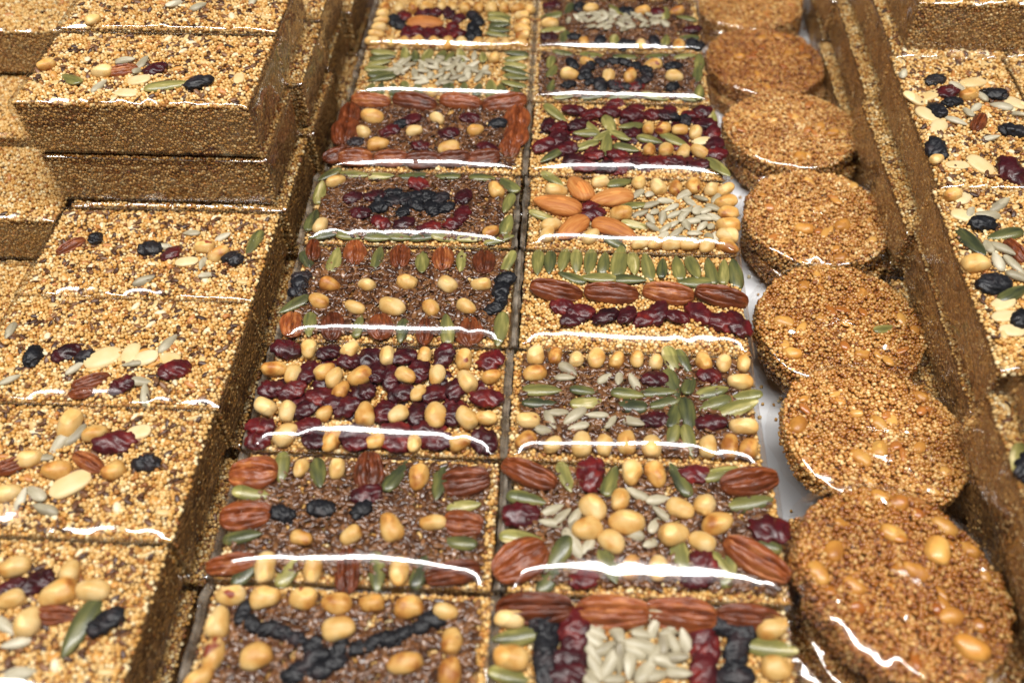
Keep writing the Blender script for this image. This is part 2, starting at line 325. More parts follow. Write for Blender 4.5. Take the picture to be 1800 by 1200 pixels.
def make_pieces():
    R = random.Random(5)
    for k in range(8):
        sq = .72 + .1 * R.random(); tip = R.uniform(-.12, .18)
        V, F = revolve(12.4 + R.uniform(-.9, 1.0), 9.0, 8.2, lambda s: ell(s) ** sq * (1 + tip * s), 18, 24)
        PIECES.setdefault('honey_peanut', []).append(tri_mesh('peanut', lumpy(V, .8, .2, k + 80), F, M['honey_peanut']))
        V = lumpy(V, .7, .2, k)
        if k % 2 == 0:                     # the cleft between the two halves
            ph_ = np.arctan2(V[:, 2], V[:, 1]); V[:, 1:] *= (1 - .13 * np.exp(-((ph_ - 1.1 - .15 * k) / .16) ** 2))[:, None]
        if k == 5: V[:, 0] = np.where(V[:, 0] > 4.6, 4.6 + (V[:, 0] - 4.6) * .35, V[:, 0]); V = lumpy(V, .5, .5, k + 3)
        PIECES.setdefault('peanut', []).append(tri_mesh('peanut', V, F, M['peanut']))
    for k in range(3):
        V, F = revolve(14, 8.8, 4.2, lambda s: ell(s) ** .8, 12, 14)
        V[:, 2] = np.where(V[:, 2] > 0, V[:, 2] * (.75 - .25 * np.exp(-(V[:, 1] / 1.2) ** 2)), V[:, 2])
        PIECES.setdefault('peanut_half', []).append(tri_mesh('peanut_half', lumpy(V, .5, .2, k + 40), F, M['peanut_half']))
    for k in range(6):
        pr = tear(.62 + .1 * R.random(), .42)
        V, F = revolve(19.5 + R.uniform(-1.5, 1.5), 8.3 + R.uniform(-.7, .7), 3.6, pr, 14, 16, lambda s, p: (1, (.62 + .38 * abs(math.sin(p))) * (1 - .12 * (abs(math.cos(p)) > .85))))
        V[:, 2] += .35 * np.cos(V[:, 0] * .17 + k)
        PIECES.setdefault('pumpkin_seed', []).append(tri_mesh('pumpkin_seed', lumpy(V, .3, .25, k + 10), F, M['pumpkin_seed']))
    for k in range(5):
        V, F = [], []; nu, nv = 30, 40
        for i in range(nu + 1):
            q = -1 + 2 * i / nu; x = 15.5 * math.sin(q * math.pi / 2); e = ell(math.sin(q * math.pi / 2)) ** .72; hw = 7.9 * e * (1 + .05 * math.sin(q * 5 + k))
            for j in range(nv + 1):
                v = -1 + 2 * j / nv; vv = math.sin(v * math.pi / 2); c = math.sqrt(max(0, 1 - vv * vv))
                wob = .05 * math.sin(q * 5 + k) + .03 * math.sin(q * 13 + 2 * k)
                g = .80 * math.exp(-((vv - wob) / .10) ** 2)
                for sg_, p_, dp in ((1, .43, .5), (-1, .43, .5), (1, .75, .3), (-1, .75, .3)):
                    g += dp * math.exp(-((vv - sg_ * (p_ + .05 * math.sin(q * 4 * sg_ + k * 1.7 + p_ * 9))) / .06) ** 2) * (.6 + .4 * math.sin(q * 3 + k + p_ * 20 * sg_))
                lobe = c * (1 + .12 * math.cos((abs(vv) - .3) * 5))
                z = 6.6 * e * max(lobe - g * min(1, 2.2 * c), .02) + .35 * math.sin(q * 19 + vv * 5 + k) * e * c + .010 * x * x * .2
                V.append((x, hw * vv, z))
        n0 = len(V); st = nv + 1
        for i in range(nu):
            for j in range(nv): F += [(i * st + j, (i + 1) * st + j, (i + 1) * st + j + 1), (i * st + j, (i + 1) * st + j + 1, i * st + j + 1)]
        for i in range(nu + 1):
            for j in (0, nv // 2, nv): x, y, z = V[i * st + j]; V.append((x, y * .97, -1.5 if j == nv // 2 else -.6))
        for i in range(nu):
            for j in range(2): a_, b_ = n0 + i * 3 + j, n0 + (i + 1) * 3 + j; F += [(a_, a_ + 1, b_ + 1), (a_, b_ + 1, b_)]
            for j, q_ in ((0, 0), (nv, 2)): a_, b_, c_, d_ = i * st + j, (i + 1) * st + j, n0 + i * 3 + q_, n0 + (i + 1) * 3 + q_; F += [(a_, c_, d_), (a_, d_, b_)] if j == 0 else [(a_, d_, c_), (a_, b_, d_)]
        PIECES.setdefault('pecan', []).append(tri_mesh('pecan', lumpy(np.array(V), .5, .14, k + 20), F, M['pecan']))
    for k in range(3):
        V, F = revolve(27.5, 14.5, 9.0, tear(.62, .42), 16, 24, lambda s, p: 1 + .025 * math.sin(p * 9 + s * 2))
        PIECES.setdefault('almond', []).append(tri_mesh('almond', lumpy(V, .4, .15, k + 30), F, M['almond']))
    for k in range(5):
        V, F = revolve(15.5 + R.uniform(-1.5, 2.5), 11 + R.uniform(-1, 1), 6.6, lambda s: ell(s) ** .7, 18, 24)
        PIECES.setdefault('cranberry', []).append(tri_mesh('cranberry', lumpy(V, 1.5, .27, k + 50, True), F, M['cranberry']))
    for k in range(5):
        V, F = revolve(12 + R.uniform(-1.5, 2), 8.6, 6.6, lambda s: ell(s) ** .7, 18, 22)
        PIECES.setdefault('raisin', []).append(tri_mesh('raisin', lumpy(V, 1.5, .36, k + 60, True), F, M['raisin']))
    for k in range(5):
        V, F = revolve(11.6 + R.uniform(-1, 1), 5.3, 3.4, tear(.75, .5), 10, 12, lambda s, p: (1, .7 + .3 * abs(math.sin(p))))
        PIECES.setdefault('sunflower_seed', []).append(tri_mesh('sunflower_seed', lumpy(V, .35, .3, k + 70), F, M['sunflower_seed']))
make_pieces()
KIND = {'P': 'peanut', 'H': 'peanut_half', 'K': 'pumpkin_seed', 'C': 'pecan', 'A': 'almond', 'R': 'cranberry', 'B': 'raisin', 'S': 'sunflower_seed'}
LIFT = {'P': 2.3, 'H': 1.2, 'K': 1.3, 'C': .9, 'A': 2.4, 'R': 1.6, 'B': 1.7, 'S': 1.4}
HALF = {'P': (6.1, 4.6, 4.2), 'H': (7, 4.4, 1.6), 'K': (9.7, 4.1, 1.8), 'C': (15.5, 8, 6), 'A': (13.7, 7.2, 4.5), 'R': (8, 5.6, 3.4), 'B': (6.2, 4.3, 3.4), 'S': (5.8, 2.6, 1.7)}
rnd = random.Random(11)

def parse(text):
    out, k = [], None
    for t in text.split():
        if t in KIND: k = t; continue
        v = [float(q) for q in t.split(',')]
        out.append((k, v[0], v[1], v[2] if len(v) > 2 else None, v[3] if len(v) > 3 else 1.0))
    return out

def film_top(W, D, items, seed, roll, nx=72, ny=44, edge=1.4, base=.9, creases=3, front=8.8, wamp=1.0, seg=False):
    """film stretched over the pieces: relaxed membrane above obstacles, rolled over the front edge; bar-local mm"""
    rng = np.random.default_rng(seed)
    xs = np.linspace(-W / 2 - edge, W / 2 + edge, nx); ys = np.linspace(-D / 2 - edge, D / 2 + edge, ny)
    X, Y = np.meshgrid(xs, ys); yd = Y + D / 2 + edge; obs = base - np.clip(6 - yd, 0, None) ** 2 / 8
    for (k, x, y, a, s, zc) in items:
        l, wd, h = [q * s for q in HALF[k]]; c, n = math.cos(a), math.sin(a)
        u = ((X - x) * c + (Y - y) * n) / l; v = (-(X - x) * n + (Y - y) * c) / wd; q = 1 - u * u - v * v
        obs = np.where((q > 0) & (yd > 9), np.maximum(obs, zc + h * np.sqrt(np.clip(q, 0, 1)) + .25), obs)
    wav = np.array([noise.noise(Vector((x * .035, seed * 1.7, 0))) for x in xs])[None, :]
    lx = 1 - (2 * X / (W + 2 * edge)) ** 2; wd = (5.0 + 9.6 * lx + 2.6 * wav) * min(1.45, .6 + roll / 50)
    if seg: wd = 2.2 + (wd - 2.2) * np.clip(.45 + 2.6 * np.array([noise.noise(Vector((x * .045, seed * 2.9, 3))) for x in xs])[None, :], .06, 1.15)
    A0 = math.radians(52)     # the slope grows evenly over the front edge
    th = np.clip((wd - yd) / wd, 0, 1) * A0; hf = front * (1 + .10 * wav) - wd / A0 * np.log(1 / np.cos(th))
    fr = np.where(yd < wd + 3, hf, -9)
    xe = np.minimum(X - xs[0], xs[-1] - X)
    fr = fr - np.clip(5 - xe, 0, None) ** 2 / 9
    obs = np.maximum(obs, fr)
    lim = np.minimum((D / 2 + edge - Y) * .9, xe * 1.1) - 1.2          # falls away at the back and the two ends
    obs = np.minimum(obs, lim + 1.5)
    h = obs.copy(); fixed = np.zeros_like(h, bool); fixed[0] = fixed[-1] = True; fixed[:, 0] = fixed[:, -1] = True
    for _ in range(160):
        p = np.pad(h, 1, mode='edge'); avg = (p[:-2, 1:-1] + p[2:, 1:-1] + p[1:-1, :-2] + p[1:-1, 2:]) / 4
        h = np.where(fixed, h, np.maximum(obs, avg))
    for _ in range(12):
        p = np.pad(h, 1, mode='edge'); h = np.where(fixed, h, (p[:-2, 1:-1] + p[2:, 1:-1] + p[1:-1, :-2] + p[1:-1, 2:] + 2 * h) / 6)
    wr = np.array([[noise.noise(Vector((x * .05, y * .16, seed))) * .45 + noise.noise(Vector((x * .16 + 5, y * .3, seed))) * .16 for x in xs] for y in ys])
    h = h + wamp * wr * np.clip(np.minimum(xe, yd - wd * .85) / 5, 0, 1)
    for _ in range(creases):                                           # folds that fan out from the front seam
        cx = rng.uniform(-W * .42, W * .42); an = rng.uniform(-1.1, 1.1); ln = rng.uniform(9, 20); am = rng.uniform(.5, 1.1) * (1.7 if creases > 3 else 1); wd2 = rng.uniform(2.5, 6.5)
        t = yd / ln; dx = np.abs(X - (cx + math.tan(an) * yd)); h = h + am * np.clip(1 - dx / wd2, 0, 1) * np.clip(1 - t, 0, 1) * np.clip(yd / 2.5, 0, 1)
    return X, Y, h
def film_mesh(name, W, D, H, items, seed, roll=17, creases=3, front=8.8, base=.9, edge=1.4, wamp=1.0, seg=False):
    X, Y, h = film_top(W, D, items, seed, roll, creases=creases, front=front, base=base, edge=edge, wamp=wamp, seg=seg); ny, nx = X.shape
    V = np.stack([X, Y, h], -1).reshape(-1, 3); idx = np.arange(ny * nx).reshape(ny, nx)
    F = np.stack([idx[:-1, :-1], idx[:-1, 1:], idx[1:, 1:], idx[1:, :-1]], -1).reshape(-1, 4)
    loop = np.concatenate([idx[0, :], idx[1:, -1], idx[-1, ::-1][1:], idx[::-1, 0][1:-1]])
    rings = [loop]; n = len(loop); Vs = [V]; Fs = [F]; cnt = len(V); lv = 11
    P = V[loop]; c = np.maximum(np.abs(P[:, 0]) / (W / 2), 0); nrm = np.zeros((n, 2))
    nrm[:, 0] = np.where(np.abs(P[:, 0]) > W / 2 + edge * .5, np.sign(P[:, 0]), 0); nrm[:, 1] = np.where(np.abs(P[:, 1]) > D / 2 + edge * .5, np.sign(P[:, 1]), 0)
    for k in range(1, lv + 1):
        t = k / lv; Q = P.copy(); Q[:, 2] = P[:, 2] * (1 - t) + (-H + .6) * t
        wv = np.array([noise.noise(Vector((q[0] * .06 + q[1] * .06, q[0] * .03 - q[1] * .04 + t * 2.3, seed + 3))) + .5 * noise.noise(Vector((q[0] * .2, q[1] * .2 + t * 3.5, seed))) for q in Q])
        wv = wv + .9 * (.35 - abs(noise.noise(Vector(((q0 := seed * 1.3) + t * 2.2, q0, 0))))) * 0 + np.array([.8 * (.3 - 1.4 * abs(noise.noise(Vector((q[0] * .035 + q[1] * .035 + t * 1.6, t * .8, seed + 11))))) for q in Q])
        bul = (.5 + wv * 1.5) * math.sin(math.pi * min(1, t * 1.02)) + .2
        Q[:, 0] += nrm[:, 0] * np.clip(bul, -.7, 2.3); Q[:, 1] += nrm[:, 1] * np.clip(bul * .7, -.9, 1.0)
        Vs.append(Q); ring = cnt + np.arange(n); cnt += n; a = rings[-1]
        Fs.append(np.stack([np.roll(a, -1), a, ring, np.roll(ring, -1)], -1)); rings.append(ring)
    return tri_mesh(name, np.concatenate(Vs), np.concatenate(Fs), M['film'])

def inv_place(pt, loc, rz):
    dx, dy = pt[0] - loc[0], pt[1] - loc[1]; c, s = math.cos(-rz), math.sin(-rz)
    return dx * c - dy * s, dx * s + dy * c
def place_items(root, loc, rz, items, zt, crop, W, D, bury=0.0, clampm=4.0, extra=()):
    """pieces read off the photograph, set down on the bar's own top; returns bar-local records"""
    x0, y0, s0 = crop; rec = []
    for (k, x, y, a, s) in items:
        px, py = x0 + x / s0, y0 + y / s0; zz = zt + LIFT[k]
        A = at(px, py, zz); aa = math.radians(a if a is not None else rnd.uniform(0, 180))
        Bp = at(px + 12 * math.cos(aa), py - 12 * math.sin(aa), zz)
        ang = math.atan2(Bp[1] - A[1], Bp[0] - A[0]) - rz
        lx, ly = inv_place(A, loc, rz)
        l = HALF[k][1] * s
        lx = max(-W / 2 + l * .8, min(W / 2 - l * .8, lx)); ly = max(-D / 2 + max(l * .8, min(l + 1.5, 5.5)), min(D / 2 - l * .8, ly))
        rec.append((k, lx, ly, ang, s * rnd.uniform(.93, 1.07), LIFT[k] - bury + rnd.uniform(-.3, .3) - (1.0 if ly < -D / 2 + 9 and W == CW else 0)))
    for (k, lx, ly, ang, s) in extra:
        rec.append((k, lx, ly, ang, s, LIFT[k] - bury + (rnd.uniform(-4.0, -2.8) if k == 'R' else rnd.uniform(-.2, .6))))
    for (k, lx, ly, ang, s, zc) in rec:
        me = rnd.choice(PIECES[KIND[k]]); t = .12 if k in 'PRB' else .08
        if k == 'S': t = .22
        link(KIND[k], me, root, (lx, ly, zc), (rnd.gauss(0, t), rnd.gauss(0, t), ang + (math.pi if rnd.random() < .4 else 0)), (s, s * rnd.uniform(.9, 1.08) * (1.45 if k == 'C' and s < .92 and W == CW and abs(ly) < D / 2 - 8 else 1), s * (.82 if k in 'RB' else 1)))
    return rec
def heap(k, n, cx, cy, rx, ry, smin=.9, ang=None):
    out = []
    for i in range(n):
        r, t = math.sqrt((i + .5) / n), i * 2.39996 + rnd.uniform(-.3, .3)
        out.append((k, cx + rx * r * math.cos(t) + rnd.uniform(-2, 2), cy + ry * r * math.sin(t) + rnd.uniform(-1.5, 1.5), rnd.uniform(0, 3.14) if ang is None else ang + rnd.gauss(0, .3), rnd.uniform(smin, 1.08)))
    return out
def ring(k, n, cx, cy, rx, ry):
    return [(k, cx + rx * math.cos(2 * math.pi * i / n) + rnd.uniform(-1, 1), cy + ry * math.sin(2 * math.pi * i / n) + rnd.uniform(-1, 1), rnd.uniform(0, 3.14), rnd.uniform(.85, 1.05)) for i in range(n)]

def seam_mesh(D, H, seed, sg):
    """crimped end of the wrapper: a thin folded lip of film that stands off the short end of the bar"""
    n, V, F = 40, [], []
    prof = [(0.3, -2.2), (1.5, -1.0), (2.5, .4), (2.9, -1.2), (2.3, -5.0), (1.7, -9.0)]
    for i in range(n + 1):
        y = -D / 2 + .5 + (D - 1) * i / n
        for j, (a, z) in enumerate(prof):
            w1 = noise.noise(Vector((y * .09, j * .5, seed))); w2 = noise.noise(Vector((y * .35, j * .9, seed + 5)))
            V.append((sg * (a + w1 * .9 + w2 * .3), y, z + w1 * 1.3 + w2 * .5))
    m = len(prof)
    for i in range(n):
        for j in range(m - 1): F.append((i * m + j, i * m + j + 1, (i + 1) * m + j + 1, (i + 1) * m + j))
    return tri_mesh('film_seam', V, F, M['crimp'])
SEAMS = {}
def seams(wrapper, W, D, seed, sides):
    for sg in sides:
        k = (sg, seed % 4)
        if k not in SEAMS: SEAMS[k] = seam_mesh(73, 34, seed % 4 + 2 * sg, sg)
        link('film_seam', SEAMS[k], wrapper, (sg * W / 2 - sg * .6, 0, 0), scale=(1.35, D / 73, 1))

# ------------------------------------------------------------------ the table
V, F = round_box(1500, 1300, 30, 3, 1, 0); V[:, 1] += 330; V[:, 2] -= 1.0
t = link('table_top', tri_mesh('table_top', V, F, M['wood'])); t['kind'] = 'structure'
n = 60; V, F = [], []
for i in range(n + 1):
    for j in range(n + 1):
        x, y = 80 + 240 * i / n, -300 + 1000 * j / n; V.append((x, y, 5.0 + .8 * max(0, noise.noise(Vector((x * .02, y * .012, 4))))))
F = [(i * (n + 1) + j, (i + 1) * (n + 1) + j, (i + 1) * (n + 1) + j + 1, i * (n + 1) + j + 1) for i in range(n) for j in range(n)]
t = link('paper_sheet', tri_mesh('paper_sheet', V, F, M['paper'])); tag(t, 'white paper lining laid on the table under the round cakes', 'paper')

# ------------------------------------------------------------------ shared crusts
CW, CD, CH = 128.2, 73.0, 34.5           # the decorated bars
GW, GD, GH = 137.0, 73.5, 34.2           # the thick granola bars
def bar_meshes(prefix, seed, W, D, H, lvl, flax, pal, wp, frag, ends=True):
    Vb, Fb = round_box(W - (1.4 if ends else 2.4), D - 1.6, H - 1.2, 2.2, seed); Vb[:, 2] -= 1.2
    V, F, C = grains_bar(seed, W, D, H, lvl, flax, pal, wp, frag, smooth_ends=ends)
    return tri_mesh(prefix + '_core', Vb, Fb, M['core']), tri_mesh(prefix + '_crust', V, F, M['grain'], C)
CENTRE = [bar_meshes('bar', 1, CW, CD, CH, 1, 0, PAL_PALE, W_PALE, 0), bar_meshes('bar', 2, CW, CD, CH, 0, 0, PAL_PALE, W_PALE, 0)]
THICK = [bar_meshes('thick', 11, GW, GD, GH, 1, 230, PAL_PALE, W_PALE, 55), bar_meshes('thick', 12, GW, GD, GH, 1, 200, PAL_PALE, W_PALE, 50)]
PLAIN = [bar_meshes('plain', 13, GW, GD, GH, 1, 12, PAL_PALE, W_PALE, 4)]
BURIED = [bar_meshes('lower', 14, GW, GD, GH, 0, 120, PAL_PALE, W_PALE, 10)]
def flax_mesh(seed, n):
    rng = np.random.default_rng(seed)
    P = np.column_stack([rng.uniform(-CW / 2 + 6, CW / 2 - 6, n), rng.uniform(-CD / 2 + 5, CD / 2 - 5, n), 1.0 + np.abs(rng.normal(.5, .45, n))])
    V, F, C = lens(rng, P, .32); return tri_mesh('flax_layer', V, F, M['flax'], C)
FLAX = [flax_mesh(21, 2300), flax_mesh(22, 2300)]
FILM_PLAIN = [film_mesh('film_thick', GW, GD, GH, [], 90 + k, roll=20, creases=4, front=3.4, base=1.8, seg=True) for k in range(3)]
FILM_COVERED = [film_mesh('film_covered', GW, GD, GH, [], 120 + k, roll=12, creases=3, front=.9, base=.9) for k in range(2)]
COVERED_LONG = [film_mesh('film_covered', GD, GW, GH, [], 130 + k, roll=12, creases=3, front=.9, base=.9) for k in range(2)]
FILM_LOW = film_mesh('film_lower', CW, CD, CH, [], 99, roll=12, creases=2, front=1.0)

def base_bar(name, label, cat, group, loc, rz, meshes, sy=1.0, sz=1.0, sx=1.0, flip=False, tilt=0.0):
    root = bpy.data.objects.new(name, None); col.objects.link(root); root.empty_display_size = .02
    root.location = [c * MM for c in loc]; root.rotation_euler = (tilt, 0, rz); tag(root, label, cat, group)
    a = math.pi if flip else 0
    link('slab', meshes[0], root, rot=(0, 0, a), scale=(sx, sy, sz))
    c = link('grain_crust', meshes[1], root, rot=(0, 0, 0), scale=(-sx if flip else sx, sy, sz)); c['kind'] = 'stuff'
    return root

# ------------------------------------------------------------------ the decorated bars in the two middle rows
C1, C2, C3, C4 = (580, 0, 4.0), (500, 280, 3.53), (420, 580, 3.6), (320, 780, 2.857)
C5, C6, C7, C8 = (930, 0, 3.871), (900, 290, 3.75), (870, 590, 2.727), (840, 900, 3.103)
ROWS = [440, 365, 289, 225, 143.5, 74.5, -3.5, -76, -146, -224]
DECO = []   # column, row, left/centre x, rz, crop, items, flax, label, seed, options
def deco(colm, row, x, rz, crop, text, label, flax=None, heaps=(), roll=17, creases=1, front=8.8, syrup=False):
    DECO.append((colm, row, x, rz, crop, parse(text), label, flax, heaps, roll, creases, front, syrup))
GL, GR = 'decorated bars in the left middle row', 'decorated bars in the right middle row'
deco('L', 0, -63, 0, C1, 'P 500,-20 700,-18 900,-18 1100,-18 1300,-18 R 600,-25 800,-25 1000,-25', 'farthest nut bar of the left middle row, cut by the top frame edge', None)
deco('L', 1, -62.5, 0, C1, '''P 390,55,80 490,55,70 585,55,85 680,52,20 785,50,85 860,52,80 950,55,85 1045,55,85 1135,58,80 1225,58,85 1320,60,20 1405,70,80
 370,105,0 360,150,0 345,195,0 325,240,0 300,285,0 1350,115,0 1355,168,0 1352,212,0 1350,255,0 1345,300,0
 430,300,85 520,300,85 620,305,80 725,305,85 830,300,85 925,298,80 1040,300,70 1135,305,85 1240,305,80
 A 670,165,2,1.05 R 655,95 745,92 840,95 905,130 860,195 540,235 610,222 700,245 765,215 835,250 890,235 520,115
 B 470,165 500,190 1010,115 1040,150 1000,195 1035,230 990,250 460,140
 K 1190,108,0 1190,143,-5 1195,178,-3 1190,210,-6 1180,243,-3 1195,125,3''', 'nut bar with one almond on cranberries inside a peanut border')
deco('L', 2, -62.5, 0.0, C1, '''K 380,370,3 370,405,0 350,440,3 335,480,0 365,520,5 365,552,8 530,395,95 600,390,95 680,400,60 770,400,45 845,395,60 920,390,100 1075,400,95
 1310,378,0 1310,410,3 1300,460,-8 1310,500,-8 1310,540,-12 1290,592,-8 280,630,70 355,628,80 450,630,100 530,630,100 620,640,95 830,630,80 940,632,85 1040,630,75 1135,632,95 1210,640,100 1330,655,130
 P 1155,410,90 720,635,60 S 1015,395,80 1020,480,60 960,510,80 880,450,60''', 'bar of grey sunflower kernels ringed by green pumpkin seeds',
     None, [('S', 46, -4, 2, 38, 17)])
deco('L', 3, -66.5, 0.01, C1, '''C 290,720,-5 600,735,-8 920,735,-5 1230,728,5 122,820,85,.8 70,940,75,.85 1345,850,87,.85 1315,960,84,.85 1265,1050,84,.6 60,1100,20,.7 180,1120,5,.75 430,1125,3,.75 650,1135,4,.75 870,1125,5,.75 1080,1120,5,.75
 P 300,830,-5,1.3 235,935,-50 340,1025,5,1.15 595,930,10 755,840,-30 1025,925,15,1.1 840,1050,5,1.15
 R 570,850,10 420,930,20 830,945,0 990,840,5 640,1035,0 1110,1050,-15 B 1180,880,10 180,1010,10 500,880''', 'flax bar with seven scattered peanuts inside a pecan frame', 0)
deco('L', 4, -70, 0.012, C2, '''K 280,100,25 435,100,-5 590,110,-5 790,110,3 1010,115,-3 1230,120,-5 1390,165,-35 200,210,75 135,385,70 1430,280,65 1410,415,70 1330,510,10 1140,512,-5 990,520,-4 850,522,0 700,518,-8 560,500,-8 400,480,-4 240,478,10
 P 320,145,20 225,420,60 1310,200,-60 1280,460,25 R 430,250,20,.9 470,340,-15 600,400,-30 740,405,10 840,165,0 900,430,20 1110,240,70 1105,350,60 1040,405,20 560,235,0''', 'flax bar with a dark raisin oval ringed by cranberries',
     1, [('B', 15, 0, 2, 25, 11)], creases=3)
deco('L', 5, -66.5, 0.008, C2, '''C 180,580,85,.66 440,592,88,.66 720,612,86,.66 985,626,90,.66 1240,645,88,.62 50,1035,88,.62 300,1042,86,.64 600,1048,90,.64 870,1070,88,.64 1150,1070,88,.64
 K 145,640,-60 310,635,70 580,620,75 855,645,90 1100,640,85 1385,650,60 60,905,30 160,1030,85 460,1040,75 730,1065,80 1010,1060,95 1340,1060,80,1.25
 B 110,735 60,830 90,780 1370,750,20 1345,815,70 1350,870,80 1300,930,20 P 285,785,-10,1.1 510,785,-30 765,770,-10,1.1 1010,780,-45 1220,785,0 215,885,-25 440,925,-15 670,920,-25,1.3 910,930,-60 1130,920,-30,1.05''',
     'flax bar with two peanut lines between rows of short pecans', 0, creases=3, roll=26)
deco('L', 6, -67, 0.006, C3, '''P 445,130,80 705,130,45 940,170,90,1.1 1175,175,80 1425,195,85,1.1 225,255,0,1.1 345,285,60 545,268,30 605,310,60 770,300,30,1.2 1055,295,-30 1255,290,80,1.15 1440,330,-60,1.1 1600,300,20,1.1 650,390,50 1135,410,60 165,490,-30,1.2 310,525,80,1.1 545,530,40 800,540,85,1.2 1010,545,40 1245,550,90,1.3 1440,565,-50,1.2 1565,565,0 295,665,40,1.2 590,690,60,1.2 860,740,20 1110,725,80 1400,705,20
 R 300,130,-10,1.1 570,150,20 700,205,0 830,190,10 440,270,60 885,280,70 1050,180,20 1140,270,60 1300,170,60 1590,200,20,1.1 210,380,0,1.1 340,390,20 520,430,10 420,505,30 790,400,0 960,310,80 1030,410,10 1240,410,30 1370,385,70 1570,440,0,1.2 680,500,20 915,530,60 1125,540,80 1360,545,60 130,615,0 430,620,10 480,740,0 700,660,10 740,745,0 1000,745,0 1250,700,0,1.1 1550,700,-60,1.1 620,470,30 1000,640,0 1180,640,10 90,690,0''',
     'bar crowded with peanuts and glossy dark red cranberries', None, [('R', 22, 0, 3, 58, 29)], creases=3, roll=30)
deco('L', 7, -66, 0.004, C4, '''C 365,150,-4,.8 940,145,88,.72 1420,195,4,.78 320,365,4,.75 250,605,6,.8 1410,405,-6,.66 1360,650,8,.85 830,640,90,.74
 K 505,125,85 685,150,-80 1075,165,55 1295,200,80 365,250,-5,1.1 305,470,5 550,620,55 330,650,50 980,630,90,1.1 1200,630,70 1415,320,8 1390,500,-10
 P 600,125,70 780,130,80 1190,170,80,1.15 600,475,-20 850,465,35 1050,425,-70,1.2 1260,400,5,1.15 415,630,80,1.2 655,640,80,1.25 1090,640,85,1.2 B 505,360,-20,1.1 700,330 900,335 R 930,260,15''',
     'flax bar framed by eight pecans and green seeds', 1, roll=20)
deco('L', 8, -64, 0.0, C4, '''P 250,765,5,1.2 420,775,0,1.2 610,780,-5,1.2 780,805,-5,1.2 955,805,0,1.05 1140,825,0,1.2 1325,845,-10,1.1 185,900,75,1.25 160,1060,75,1.25 90,1190,40,1.1 1355,990,80,1.2 1345,1150,80,1.2 785,930,5,1.2 375,1070,10,1.2 1120,1105,10,1.2
 B 310,850,60,.82 355,905,-50,.82 430,930,20,.82 505,950,-10,.8 585,985,-20,.82 660,1010,30,.82 700,1060,0,.8 790,1040,60,.82 880,1025,10,.82 960,1000,40,.8 1040,985,0,.82 1110,955,30,.8 1190,925,20,.82 1260,885,-10,.825 600,1125,20,.82 650,1090,60,.9 560,1165,10,.82 770,1100,20,.9 690,1140,0,.82''',
     'nearest bar of the left middle row, with a black raisin V', 0, creases=0, front=8.6, roll=5)
deco('R', 0, 65, 0, C5, 'P 120,-5 280,-3 470,2 660,3 855,8 1030,12 R 200,-5 380,0 560,0 760,5 950,8', 'farthest nut bar of the right middle row, cut by the top frame edge', None)
deco('R', 1, 65.5, 0, C5, '''R 160,45,10 870,95,0 1110,210,5 140,262,15 K 270,70,60 150,115,2 160,215,5 590,80,-40 925,100,85 1070,135,-10 1080,265,-3 235,260,70 580,290,85 930,285,80
 P 420,65,10 770,85,10 1005,85,10 140,170,0,1.1 375,295,85 760,310,90 1020,325,85 B 340,60 670,90 300,260 480,290 680,300 850,290 1100,300 1150,310 640,305 S 490,90,60''',
     'bar heaped with pale sunflower kernels, dark fruit along its front', 1, [('S', 40, 0, 3, 38, 13)])
deco('R', 2, 64.5, 0, C5, '''K 240,370,-8 430,385,-5 660,395,0 870,390,5 1060,395,5 145,430,75 160,490,60 150,595,70 1155,430,85 1145,520,90,.95 1155,635,85 250,662,5 420,675,-3 620,685,-2 860,690,-5 1090,692,-10
 P 395,430,-20 845,450,5 275,515,0,1.2 985,530,-5,1.1 540,525,70 685,525,60 B 295,445 270,585,20 980,460,10 970,600 R 610,590,0 730,600,10,.8''',
     'flax bar with a black raisin ring round two peanuts', 0, [('BR', 15, -3, -1, 23, 16)])
deco('R', 3, 67.5, -0.012, C5, '''K 180,780,-35,1.15 400,865,-30 545,855,-65 390,920,0 610,925,-25 690,870,15 380,1000,20 525,1000,80,1.1 660,1015,-15 150,1070,30 820,960,-10 985,960,-25,1.1 1245,830,85 1285,1145,-40,1.1 500,935,30
 P 810,880,80 915,885,40 1025,895,10 1130,915,70 815,1035,70 930,1030,60 1050,1040,60 1160,1040,-20 H 1175,970,10
 R 300,760,0 430,785,10 560,770,0 700,790,0,1.1 840,790,10 1110,790,0 130,860,80 200,880,30 100,1000,20 190,950,60 700,915,30 260,1020,20 600,1060,0 440,1065,0 300,1100,0 380,1135,0 520,1140,0 640,1105,0 760,1115,0 880,1110,0 1000,1110,0 1150,1130,0 1250,920,70 1290,1000,60 1270,1060,0 1200,860,0 1180,775,0 330,860,20 930,790,0 B 970,800 1060,830''',
     'cranberry bar with a pumpkin seed star beside two peanut lines', None, [('R', 62, 0, 1, 62, 36)])
